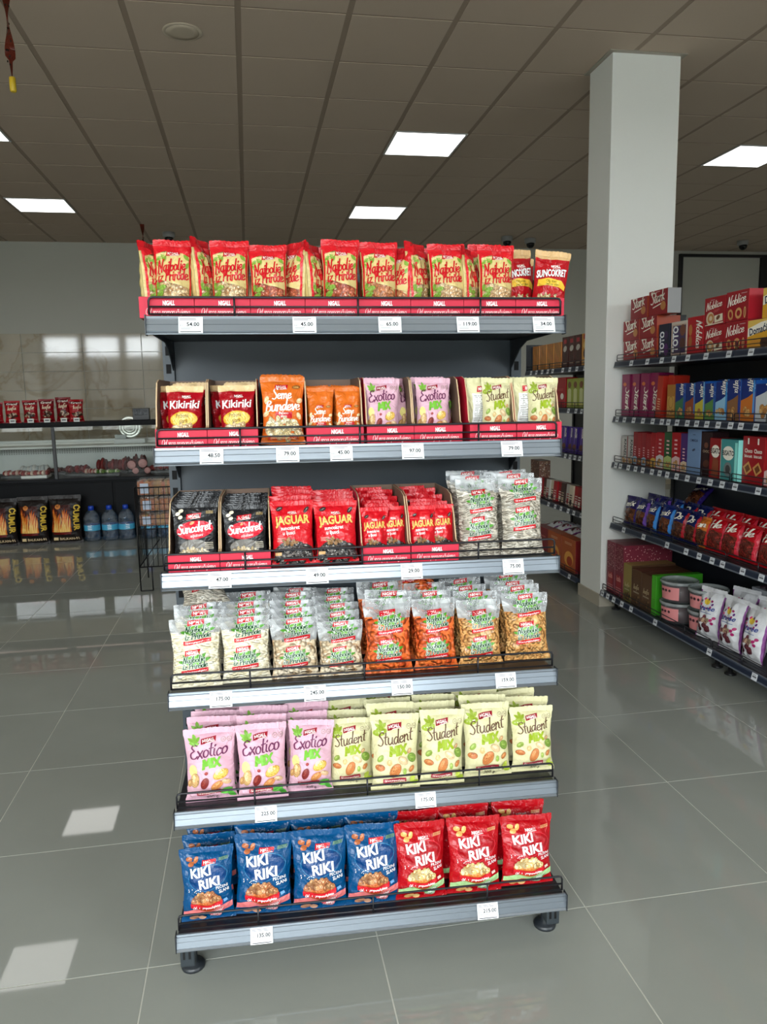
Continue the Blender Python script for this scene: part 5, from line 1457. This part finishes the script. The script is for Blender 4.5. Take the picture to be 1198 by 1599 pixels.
a = Art(); a.script('Noblice', -.02, .48, .20, CREAM, .10, .13, .2, width=.80); a.text('CRISPY', .12, .37, .07, (214, 110, 110), .10, .01, 0, width=.3); a.lines(-.1, .72, .2, .03, 1, (230, 200, 200))
a.ell(-.20, .20, .20, .19, (220, 200, 170), 0, 18); a.ring(-.17, .2, .15, .14, .07, (190, 130, 70)); a.rect(.22, .18, .4, .2, (236, 226, 200), .1, 0, 4, 2); a.ell(.2, .2, .10, .06, (120, 70, 40), .4, 12); a.rect(.0, .03, .9, .03, (236, 226, 200), .05, 0, 4, 1)
K_NB = box_kind('biscuit_box', .178, .14, .143, (158, 18, 32), a)
a = Art(); a.script('Noblice', -.02, .46, .24, CREAM, .10, .13, .2, width=.84)
a.ring(-.28, .19, .12, .15, .06, (206, 150, 90), .3); a.ring(.08, .2, .15, .15, .07, (214, 160, 100)); a.ring(.36, .2, .05, .15, .03, (220, 180, 120)); a.lines(.3, .72, .25, .03, 1, (230, 200, 200))
K_NC = box_kind('biscuit_box', .180, .10, .146, (158, 18, 32), a, (176, 30, 44))
for kd, s, zz, w in ((K_NB, .978, 0, 'lower left'), (K_NC, 1.158, 0, 'lower right'), (K_NB, .972, .1445, 'upper left'), (K_NC, 1.160, .1475, 'upper right')):
    bput(kd, RS @ T(s, .05, z + zz), f'red ring-biscuit box with white script, {w} of four', 'red ring-biscuit boxes')
a = Art(); a.rect(0, .25, 1, .5, (226, 166, 40), 0, 0, 6, 2); a.strip([(-.49, .5), (0, .62), (.49, .66)], [(-.49, .30), (0, .40), (.49, .46)], CREAM, 2); a.text('Domaćica', 0, .38, .17, (26, 40, 70), .12, .04, .0, width=.84); a.ell(-.2, .12, .22, .12, (226, 160, 60), .1, 14); a.pile(.25, .1, .2, .1, 8, [(70, 40, 30), (90, 54, 40)], .1, rn)
K_DO = box_kind('biscuit_box', .20, .14, .138, (230, 190, 90), a, (90, 70, 60))
bput(K_DO, RS @ T(1.352, .05, z), 'yellow and cream biscuit box on the top shelf, lower one')
bput(K_DO, RS @ T(1.455, .05, z + .1395), 'yellow and cream biscuit box stacked above another at the right edge')
bput(K_NC, RS @ T(1.555, .05, z), 'red biscuit box beyond the yellow ones, cut by the right edge')

# second shelf
z = LV[1] - .002
a = Art(); a.script('Štark', .02, 1.15, .62, CREAM, -PI / 2, .14, .2, width=1.55); a.ell(-.1, 2.1, .22, .12, (220, 120, 60), 0, 12)
K_MG = box_kind('wafer_packet', .098, .10, .27, (140, 18, 78), a, (110, 12, 60), 'wafer packet')
for k, s in enumerate((.045, .146, .252, .354)):
    bput(K_MG, RS @ T(s, .045 + .006 * k, z) @ RX(-.03 * (k % 2)) @ RY((0, .0, .05, .0)[k]), f'magenta wafer packet standing on end, {ORD[k]} from the column', 'magenta wafer packets')
a = Art(); a.lines(.0, 1.4, .5, 1.2, 5, (236, 190, 150))
K_OR = box_kind('wafer_packet', .060, .10, .25, (186, 48, 26), a, (160, 36, 20), 'wafer packet')
for k, s in enumerate((.440, .505)): bput(K_OR, RS @ T(s, .05 + .03 * k, z) @ RY(.10), f'narrow orange red wafer packet leaning right, {("left", "right")[k]} one', 'orange red wafer packets')
a = Art(); a.rect(0, .9, .9, 1.2, (206, 160, 80), 0, 0, 4, 4); a.ring(0, 1.1, .3, .4, .04, (150, 100, 40)); biscuits(a, 0, .4, .35, 10, rn)
K_GD = box_kind('biscuit_packet', .085, .10, .195, (176, 120, 50), a, (140, 80, 40), 'biscuit packet')
bput(K_GD, RS @ T(.583, .05, z), 'gold biscuit packet between orange red and blue packets')
def jaffa(acc, acc2):
    a = Art(); a.strip([(-.49, .95), (0, 1.1), (.49, 1.35)], [(-.49, .05), (0, .05), (.49, .05)], acc, 4); biscuits(a, -.05, .45, .30, 8, rn)
    a.script('Jaffa', .08, 1.75, .42, CREAM, -PI / 2, .14, .2, width=.8); a.rect(.42, 1.3, .12, 1.9, acc2, 0, 0, 1, 6); return a
JB = (14, 44, 120)
JK = [box_kind('biscuit_packet', w, .10, h, JB, jaffa(c, c2), (30, 90, 170), 'biscuit packet') for w, h, c, c2 in ((.098, .200, (60, 120, 80), (40, 80, 170)), (.098, .20, (150, 70, 40), (60, 130, 200)), (.09, .205, (206, 190, 60), (120, 180, 220)), (.09, .195, (90, 140, 70), (30, 90, 180)), (.10, .20, (150, 200, 230), (60, 150, 220)), (.105, .205, (140, 96, 60), (26, 60, 150)), (.11, .205, (206, 116, 40), (70, 150, 220)), (.13, .185, (200, 206, 210), (120, 180, 226)))]
for k, (s, nm) in enumerate(((.680, 'green-based'), (.780, 'brown-based'), (.875, 'yellow-based'), (.967, 'light green-based'), (1.065, 'pale-blue-based'), (1.170, 'tan-based'), (1.280, 'orange-based'), (1.405, 'white-based wide'))):
    bput(JK[k], RS @ T(s, .05, z) @ RY(rn.uniform(-.02, .02)), f'dark blue {nm} biscuit packet on the second right-hand shelf', 'dark blue biscuit packets')
for k, s in enumerate((.70, .80, .90, 1.0, 1.1, 1.2, 1.3)): bput(JK[(k * 3) % 7], RS @ T(s, .17, z + .01), f'dark blue biscuit packet in the second row, {ORD[k]} from left', 'dark blue biscuit packets behind')
a = Art(); a.ring(0, .9, .34, .36, .10, (196, 120, 60)); a.rect(0, 2.0, .9, .5, (214, 176, 90), 0, 0, 4, 2); a.lines(0, 2.0, .6, .3, 3, (120, 70, 30)); biscuits(a, 0, .3, .3, 8, rn)
K_BR = box_kind('biscuit_box', .105, .12, .265, (120, 66, 34), a)
bput(K_BR, RS @ T(1.53, .05, z), 'tall brown biscuit box at the right end of the second shelf')

# third shelf
z = LV[2] - .002
a = Art(); a.rect(0, 1.0, .9, 2.2, (190, 186, 180), 0, 0, 3, 6); a.text('KNAEL', .0, 1.3, .40, (40, 40, 44), -PI / 2, .04, 0, width=1.5); biscuits(a, 0, .3, .35, 8, rn)
K_SV = box_kind('wafer_packet', .075, .08, .175, (176, 174, 170), a, (150, 30, 34), 'wafer packet')
for k, s in enumerate((.035, .118)): bput(K_SV, RS @ T(s, .05, z) @ RY(.03), f'silver wafer packet on the third shelf, {("left", "right")[k]} one by the column', 'silver wafer packets')
def art_red(acc):
    a = Art(); a.lines(.0, 1.6, .35, 1.1, 4, (236, 190, 190)); a.strip([(-.49, .8), (0, 1.0), (.49, .9)], [(-.49, .05), (0, .05), (.49, .05)], acc, 3); biscuits(a, 0, .45, .32, 8, rn); return a
RK = [box_kind('wafer_packet', w, .10, h, c, art_red(ac), None, 'wafer packet') for w, h, c, ac in ((.055, .205, (150, 16, 28), (150, 180, 200)), (.05, .20, (160, 20, 30), (120, 70, 40)), (.06, .21, (170, 18, 30), (220, 180, 80)), (.085, .215, (176, 20, 34), (220, 220, 220)), (.084, .22, (40, 90, 50), (180, 200, 120)), (.088, .222, (178, 18, 30), (226, 190, 190)), (.066, .22, (76, 36, 110), (220, 200, 170)))]
for k, (s, i, nm) in enumerate(((.180, 0, 'narrow red'), (.238, 1, 'thin dark red'), (.292, 0, 'narrow red, pale-based'), (.346, 1, 'thin red'), (.404, 2, 'red with yellow foot'), (.480, 3, 'wide red'), (.568, 4, 'green'), (.657, 5, 'bright red'), (.738, 6, 'purple'))):
    bput(RK[i], RS @ T(s, .05, z) @ RY(rn.uniform(-.02, .03)), f'{nm} wafer packet, {ORD[k]} of the row on the third shelf', 'wafer packets on the third shelf')
a = Art(); a.ell(0, 1.05, .12, .05, (70, 80, 110), .3, 12); a.text('OMEGA', 0, 1.40, .12, (60, 76, 110), 0, .02, 0, width=.6); a.lines(0, 1.7, .2, .1, 1, (90, 110, 140))
K_LB = box_kind('chocolate_box', .128, .10, .248, (120, 150, 190), a, None, 'chocolate box'); bput(K_LB, RS @ T(.836, .05, z), 'tall light blue chocolate box on the third shelf')
a = Art(); a.ell(0, 1.7, .2, .16, (120, 70, 50), 0, 14); a.text('CHOC', 0, 1.3, .14, (206, 180, 150), 0, .02, 0, width=.6); a.ell(.05, .7, .3, .2, (90, 50, 36), .2, 14)
K_DB = box_kind('chocolate_box', .098, .10, .238, (44, 20, 24), a, None, 'chocolate box'); bput(K_DB, RS @ T(.952, .05, z), 'dark brown chocolate box right of the light blue one')
def art_fig(c):
    a = Art(); a.ell(0, 1.35, .36, .32, CREAM, 0, 18, 2); a.text('BISATO', 0, 1.25, .26, (60, 30, 30), 0, .04, 0, width=.8); a.strip([(-.2, 1.0), (0, 1.05), (.3, .9)], [(-.3, .1), (0, .06), (.3, .1)], (140, 70, 44), 3); a.rect(.47, 1, .06, 1.9, (240, 230, 224), 0, 0, 1, 5); return a
K_FG = box_kind('biscuit_box', .105, .10, .21, (150, 24, 30), art_fig(0), (226, 190, 186)); bput(K_FG, RS @ T(1.060, .035, z), 'red and white biscuit box with oval label on the third shelf')
a = Art(); a.rect(.40, .7, .16, 1.4, (150, 236, 226), 0, 0, 1, 4); a.ell(-.06, 1.0, .34, .26, CREAM, 0, 18, 2); a.text('BISATO', -.06, .92, .18, (40, 50, 50), 0, .04, 0, width=.7); a.ell(-.06, .42, .24, .26, (120, 130, 130), 0, 16); a.ell(-.06, .42, .15, .16, (70, 70, 70), 0, 12)
K_TQ = box_kind('biscuit_box', .140, .10, .21, (70, 150, 150), a, (150, 236, 226)); bput(K_TQ, RS @ T(1.188, .028, z), 'turquoise biscuit box with white oval on the third shelf')
a = Art(); a.text('Choco', -.22, .92, .12, CREAM, 0, .03, 0, width=.36); a.text('Choco', .22, .92, .12, CREAM, 0, .03, 0, width=.36); a.text('biscuit', -.22, .78, .09, CREAM, 0, .02, 0, width=.36); a.text('biscuit', .22, .78, .09, CREAM, 0, .02, 0, width=.36)
for x in (-.24, .22): a.rect(x, .45, .32, .30, (206, 150, 84), .6, 0, 3, 2); a.rect(x, .45, .2, .18, (120, 66, 36), .6, 0, 2, 2); a.rect(x, 1.26, .07, .18, CREAM, 0, 0, 1, 2)
K_CH = box_kind('biscuit_box', .165, .12, .232, (160, 20, 30), a, (170, 26, 34)); bput(K_CH, RS @ T(1.345, .05, z), 'wide red chocolate biscuit box on the third shelf')
bput(RK[5], RS @ T(1.475, .05, z), 'red wafer packet right of the wide chocolate biscuit box'); bput(RK[3], RS @ T(1.565, .05, z), 'red wafer packet at the right end of the third shelf')

# fourth shelf: soft bags
def art_choc(word, acc, nut):
    r = random.Random(len(word)); a = Art()
    a.strip([(-.46, .62), (0, .72), (.46, .66)], [(-.46, .1), (0, .06), (.46, .1)], nut[0], 3); a.pile(0, .36, .40, .24, 22, nut, .11, r, 1.3)
    a.script(word, -.02, .80, .26, CREAM, .10, .15, .2, width=.66); a.strip([(.36, 1.1), (.40, .6), (.34, .08)], [(.49, 1.1), (.49, .6), (.49, .08)], acc, 1); return a
CHN = [(96, 54, 36), (130, 76, 48), (70, 38, 28)]
def ck(c, word, acc, w=.15, h=.185, nut=CHN, sd=11): return BagKind('chocolate_bag', w, h, .07, lambda u, v, s: c, art_choc(word, acc, nut), M_FOIL, 'sweets bag', None, seeds=(sd,))
C_PU, C_NV, C_NB, C_NR, C_OG, C_HE = ck((34, 24, 84), 'mix', (60, 40, 130)), ck((24, 26, 92), 'mnis', (110, 70, 170), sd=12), ck((22, 40, 110), 'mnis', (60, 140, 220), sd=13), ck((20, 30, 86), 'Os', (180, 24, 40), sd=14), ck((212, 116, 44), 'on', (206, 40, 40), .14, .17, sd=15), ck((178, 14, 26), 'He', (206, 40, 60), .16, .19, [(120, 40, 30), (190, 60, 50), (90, 40, 30)], 16)
z = LV[3] - .003
for k, (kd, s, nm, yw) in enumerate(((C_PU, .065, 'navy purple', .15), (C_NV, .20, 'violet navy', .0), (C_NB, .335, 'navy and sky blue', -.1), (C_NB, .49, 'second navy and sky blue', .05), (C_NR, .635, 'navy and red', .05), (C_NR, .765, 'second navy and red', -.05), (C_OG, .875, 'orange', .0), (C_HE, 1.0, 'first bright red', .05), (C_HE, 1.13, 'second bright red', .0), (C_HE, 1.275, 'third bright red', -.05), (C_HE, 1.43, 'fourth bright red', .0), (C_HE, 1.585, 'fifth bright red', .0))):
    kd.place(RS @ T(s, .095, z) @ RZ(yw) @ RX(-.18), f'{nm} chocolate bag in the front row of the fourth shelf', 'chocolate bags on the fourth shelf')
for k, (kd, s) in enumerate(((C_PU, .13), (C_NV, .27), (C_NB, .42), (C_NR, .57), (C_NR, .70), (C_HE, .83), (C_HE, .97), (C_HE, 1.10), (C_HE, 1.24), (C_HE, 1.40), (C_HE, 1.55))):
    kd.place(RS @ T(s, .19, z + .012) @ RZ(rn.uniform(-.1, .1)) @ RX(-.2) @ SC(1, 1, 1.05), f'chocolate bag in the second row of the fourth shelf, {ORD[k]} from the column', 'chocolate bags behind on the fourth shelf')
C_PU.place(RS @ T(.42, .30, z + .16) @ RZ(.3) @ RX(-.9), 'purple bag lying high over the other bags near the column')

# lowest shelf
z = LV[4] - .003
a = Art(); r = random.Random(31)
for i in range(170): a.ell(r.uniform(-.47, .47), r.uniform(1.45, 2.95), .03, .018, r.choice([(206, 150, 150), (226, 186, 180), (60, 20, 30)]), r.uniform(0, 3), 5, 1, .000002)
a.rect(0, .9, .6, .7, (150, 30, 40), 0, 0, 4, 3); a.text('kafa', 0, .9, .3, (214, 150, 140), 0, .03, 0, width=.5); a.lines(0, .35, .7, .4, 3, (200, 120, 120))
K_FL = box_kind('cake_box', .112, .34, .345, (124, 44, 60), a, (150, 90, 96), 'cake box')
nt_side = Art()
for i in range(260): nt_side.ell(r.uniform(-.48, .48), r.uniform(.03, .98), .013, .009, r.choice([(206, 150, 150), (226, 186, 180), (70, 24, 34)]), r.uniform(0, 3), 5, 1, .000002)
K_FL2 = box_kind('cake_box', .112, .34, .345, (124, 44, 60), a, (124, 44, 60), 'cake box', nt_side)
bput(K_FL, RS @ T(.052, -.03, z), 'tall pink flowered box at the far left of the lowest shelf'); bput(K_FL2, RS @ T(.168, -.03, z), 'tall pink flowered box, second from the column on the lowest shelf')
def art_tea(c):
    r = random.Random(4); a = Art(); a.rect(0, .5, .9, .9, c, 0, 0, 4, 4); a.pile(0, .35, .36, .25, 16, [(90, 60, 36), (130, 96, 60), (70, 46, 30)], .1, r); a.script('kafa', 0, .9, .25, (206, 190, 150), .05, .13, .2, width=.6); a.lines(0, .72, .6, .08, 2, (220, 210, 180)); return a
K_TN = box_kind('coffee_box', .105, .30, .240, (150, 130, 70), art_tea((120, 110, 56)), (80, 54, 36), 'coffee box'); K_BN = box_kind('coffee_box', .118, .30, .228, (92, 62, 40), art_tea((96, 66, 44)), (64, 40, 28), 'coffee box')
bput(K_TN, RS @ T(.283, -.03, z), 'olive tan coffee box with pale edge on the lowest shelf'); bput(K_BN, RS @ T(.400, -.03, z), 'brown coffee box right of the olive one'); bput(K_BN, RS @ T(.521, -.03, z), 'brown coffee box left of the bright green box')
a = Art(); a.lines(0, 1.5, .6, 1.0, 5, (60, 130, 40)); K_GR = box_kind('coffee_box', .050, .30, .240, (76, 176, 40), a, (60, 150, 34), 'coffee box'); bput(K_GR, RS @ T(.608, -.03, z), 'bright green box left of the plastic tubs')
def tub(mw, lab):
    o = thing('plastic_tub', lab, 'tub', mw, 'plastic tubs of sweets')
    mb = MB(); mb.lathe([(.086, 0), (.093, .004), (.100, .110)], 28, (220, 225, 225)); mb.build('tub', M_TUB, o)
    mb = MB(); mb.lathe([(.084, .006), (.092, .02), (.096, .094), (.03, .100)], 24, (70, 34, 40)); mb.build('sweets', M_MEAT, o)
    mb = MB(); mb.lathe([(.104, .104), (.107, .108), (.107, .120), (.098, .122), (.096, .114), (0, .114)], 28, (150, 160, 160)); mb.build('lid', M_LID, o)
    mb = MB(); n = 10
    for i in range(n):
        a0, a1 = -1.8 + 1.25 * i / n, -1.8 + 1.25 * (i + 1) / n
        mb.quad(*[(rr * math.cos(q), rr * math.sin(q), zz) for q, rr, zz in ((a0, .0955, .018), (a1, .0955, .018), (a1, .1005, .092), (a0, .1005, .092))], (222, 140, 140))
    for q in (-1.35, -1.1, -1.6): mb.ellipsoid((.0995 * math.cos(q), .0995 * math.sin(q), .07), (.012, .004, .008), (70, 30, 40), 0, 8, 5)
    mb.build('pink_label', M_BOX, o)
for s, y, zz, w in ((.745, .052, 0, 'lower left'), (.745, .052, .123, 'upper left'), (.955, .10, 0, 'lower right'), (.955, .10, .123, 'upper right')):
    tub(RS @ T(s, y, z + zz) @ SC(1, 1, 1), f'clear plastic tub with pink label, {w} of the four stacked tubs')
def art_white():
    r = random.Random(41); a = Art(); A = 1.5
    a.ell(-.04, 1.22, .13, .10, (226, 190, 60), 0, 14)
    for k in range(9): a.ell(-.04 + .24 * math.cos(k * .7), 1.16 + .16 * math.sin(k * .7), .05, .035, r.choice([(150, 30, 90), (90, 40, 110), (206, 60, 120)]), r.uniform(0, 3), 10)
    a.text('dragee', -.02, .94, .15, (40, 60, 130), .08, .04, .2, width=.66)
    a.lines(0, .86, .5, .06, 1, (120, 130, 170))
    a.pile(-.02, .50, .22, .28, 20, [(110, 50, 60), (140, 70, 80), (80, 34, 44), (200, 170, 140)], .075, r, 1.1)
    a.pile(-.28, .5, .08, .28, 9, [(60, 40, 44), (200, 180, 160)], .05, r, 1.2)
    for x, y in ((.26, .66), (.34, .74), (.30, .56)): a.ell(x, y, .06, .05, (170, 30, 100), .4, 10)
    return a
K_WH = BagKind('sweets_bag', .165, .275, .09, lambda u, v, s: (136, 70, 140) if abs(u) > .93 else (212, 212, 214), art_white(), M_MATTE, 'sweets bag', None, seeds=(17, 18))
for k, s in enumerate((1.085, 1.275, 1.455)):
    K_WH.place(RS @ T(s, .02, z) @ RZ((.25, .1, .0)[k]) @ RX(-.14), f'white sweets bag with coloured print on the lowest shelf, {("left", "middle", "right")[k]} one', 'white sweets bags')
for k, s in enumerate((1.16, 1.37)):
    K_WH.place(RS @ T(s, .15, z + .01) @ RZ(.3) @ RX(-.2), f'white sweets bag behind the front ones, {("left", "right")[k]} of two', 'white sweets bags behind')
K_WO = ck((196, 96, 50), 'mix', (160, 30, 40), .19, .26, [(150, 60, 40), (206, 120, 70)], 19)
K_WO.place(RS @ T(1.68, .01, z) @ RX(-.12), 'orange brown sweets bag at the right edge of the lowest shelf')
o = thing('grey_crate', 'grey box with dark goods at the back of the lowest shelf, right part', 'box', RS @ T(1.30, .29, z))
mb = MB(); mb.box(-.16, .16, -.06, .10, 0, .29, (150, 154, 160), bev=.004); mb.build('box', M_CARD, o); mb = MB()
for k in range(6): mb.ellipsoid((-.11 + k * .045, .0, .295), (.03, .05, .012), (50, 34, 44), 0, 8, 5)
mb.build('goods', M_MEAT, o)

# -------- shelving behind the column
bl = (1.630, 1.328, .988, .576, .113)
def art_sticks():
    r = random.Random(51); a = Art()
    for k in range(5):
        x = -.36 + k * .18
        top = [(x - .05 + .02 * math.sin(q * 1.3 + k), .06 + q * .16) for q in range(11)]; a.strip(top, [(p[0] + .09, p[1]) for p in top], r.choice([(96, 54, 24), (120, 70, 30), (80, 44, 20)]), 1)
    return a
K_SK = box_kind('biscuit_box', .150, .10, .205, (240, 164, 78), art_sticks(), (196, 116, 46))
for k, s in enumerate((.10, .255, .41, .56)): bput(K_SK, BS @ T(s, .05, bl[0]), f'orange stick-biscuit box behind the column shelf, {ORD[k]} from the far end', 'orange stick-biscuit boxes')
def art_dk(c):
    a = Art(); a.rect(0, 1.85, .5, .28, (170, 20, 34), 0, 0, 2, 2); a.ell(0, 1.35, .32, .2, c, .2, 14); a.ell(0, .8, .25, .3, (60, 24, 20), .3, 14); a.lines(0, .3, .6, .2, 2, (190, 170, 150)); return a
K_DK = box_kind('chocolate_box', .108, .10, .235, (70, 20, 18), art_dk((196, 190, 180)), None, 'chocolate box')
for k, s in enumerate((.705, .825, .94)): bput(K_DK, BS @ T(s, .05, bl[0]), f'dark brown chocolate box behind the column, {ORD[k]} of three', 'dark brown chocolate boxes')
K_YL = box_kind('biscuit_box', .115, .10, .235, (206, 146, 60), art_dk((226, 190, 110))); bput(K_YL, BS @ T(1.062, .05, bl[0]), 'ochre biscuit box nearest the column on the top shelf'); bput(K_YL, BS @ T(1.18, .05, bl[0]), 'ochre biscuit box hidden partly by the column edge')
a = Art(); a.ell(.2, .45, .16, .12, CREAM, 0, 14); a.lines(0, .7, .6, .1, 2, (200, 90, 90)); K_RB = box_kind('biscuit_box', .20, .10, .235, (166, 16, 30), a)
for k, s in enumerate((.20, .41, .62)): bput(K_RB, BS @ T(s, .05, bl[1]), f'plain red biscuit box on the second shelf behind the display, {ORD[k]} from far end', 'plain red biscuit boxes')
a = Art(); a.ell(0, 1.75, .3, .25, (120, 70, 40), 0, 12); a.strip([(-.3, 1.4), (0, 1.5), (.3, 1.4)], [(-.3, .2), (0, .15), (.3, .2)], (206, 210, 150), 3); a.lines(0, .3, .7, .2, 2, (220, 200, 80))
K_LY = box_kind('wafer_packet', .100, .10, .222, (150, 160, 60), a, None, 'wafer packet'); K_LB2 = box_kind('wafer_packet', .100, .10, .222, (60, 80, 150), a, None, 'wafer packet')
for k, s in enumerate((.80, .905, 1.01)): bput(K_LY, BS @ T(s, .05, bl[1]), f'lime green wafer packet behind the column, {ORD[k]} from left', 'lime green wafer packets')
bput(K_LB2, BS @ T(1.115, .05, bl[1]), 'blue wafer packet right of the lime green ones')
a = Art(); a.strip([(-.1, 2.2), (-.05, 1.2), (-.1, .2)], [(.1, 2.2), (.15, 1.2), (.1, .2)], (110, 80, 180), 1); a.ell(.1, .5, .35, .25, (110, 60, 40), 0, 14); a.script('milk', .1, 1.6, .5, CREAM, -PI / 2, .14, .2, width=.8)
K_PP = box_kind('chocolate_bar', .095, .05, .20, (62, 36, 130), a, None, 'chocolate')
for k in range(9): bput(K_PP, BS @ T(.30 + k * .098, .05 + .01 * (k % 2), bl[2]) @ RX(-.06), f'upright purple chocolate bar behind the column, {ORD[k]} from far end', 'purple chocolate bars')
PK = []
for k, (c, c2) in enumerate((((150, 26, 34), CREAM), ((226, 214, 190), (60, 40, 40)), ((70, 44, 40), (206, 190, 160)), ((176, 24, 36), (226, 206, 200)), ((200, 196, 190), (170, 30, 40)))):
    a = Art(); a.lines(0, .8, .6, 1.0, 4, c2); a.ell(0, .4, .3, .25, c2, 0, 10); PK.append(box_kind('sweet_packet', .075, .07, .165, c, a, None, 'sweets packet'))
for k in range(13): bput(PK[(k * 2) % 5], BS @ T(.22 + k * .078, .05 + .01 * (k % 2), bl[3]) @ RX(-.08), f'small mixed sweets packet on the fourth shelf behind the display, {ORD[k]} from far end', 'small mixed sweets packets')
a = Art(); r = random.Random(61)
for i in range(80): a.ell(r.uniform(-.47, .47), r.uniform(.05, .75), .035, .014, r.choice([(220, 214, 200), (120, 50, 40), (60, 40, 36), (200, 170, 140)]), r.uniform(0, 3), 5, 1, .000003)
sa = Art()
for i in range(60): sa.ell(r.uniform(-.45, .45), r.uniform(.05, 1.4), .07, .03, r.choice([(220, 214, 200), (120, 50, 40), (60, 40, 36), (200, 170, 140)]), r.uniform(0, 3), 5, 1, .000003)
K_WP = box_kind('wafer_stack', .20, .10, .15, (96, 60, 48), a, (130, 96, 80), 'wafer pack', sa)
for k in range(2): bput(K_WP, BS @ T(.10, .05, bl[3] + .1515 * k), f'speckled wafer pack at the far end behind the display, {("lower", "upper")[k]} one of two', 'speckled wafer packs')
a = Art(); a.ell(.05, .36, .32, .22, (226, 160, 70), .1, 16); a.ell(.1, .3, .2, .14, (170, 60, 30), 0, 12); a.lines(0, .8, .5, .08, 2, (230, 190, 150))
K_BO = box_kind('biscuit_box', .262, .22, .25, (176, 84, 36), a, (130, 30, 34)); K_RD = box_kind('biscuit_box', .29, .22, .245, (128, 22, 32), Art().rect(0, .6, .5, .04, (190, 110, 110)), (110, 18, 26))
bput(K_RD, BS @ T(.46, -.02, bl[4]), 'dark red large biscuit box on the lowest shelf behind the display'); bput(K_BO, BS @ T(.742, -.03, bl[4]), 'large orange brown biscuit box on the lowest shelf behind, left one'); bput(K_BO, BS @ T(1.01, -.03, bl[4]), 'large orange brown biscuit box beside the column on the lowest shelf')
for k in range(4):
    K_WH.place(BS @ T(.45 + .18 * k, .05, bl[4] + (.245 if k == 0 else .25)) @ RX(-1.45) @ SC(.9, .7, .7), f'pale sweets bag lying on the big biscuit boxes, {ORD[k]} from far end', 'sweets bags on the big boxes')
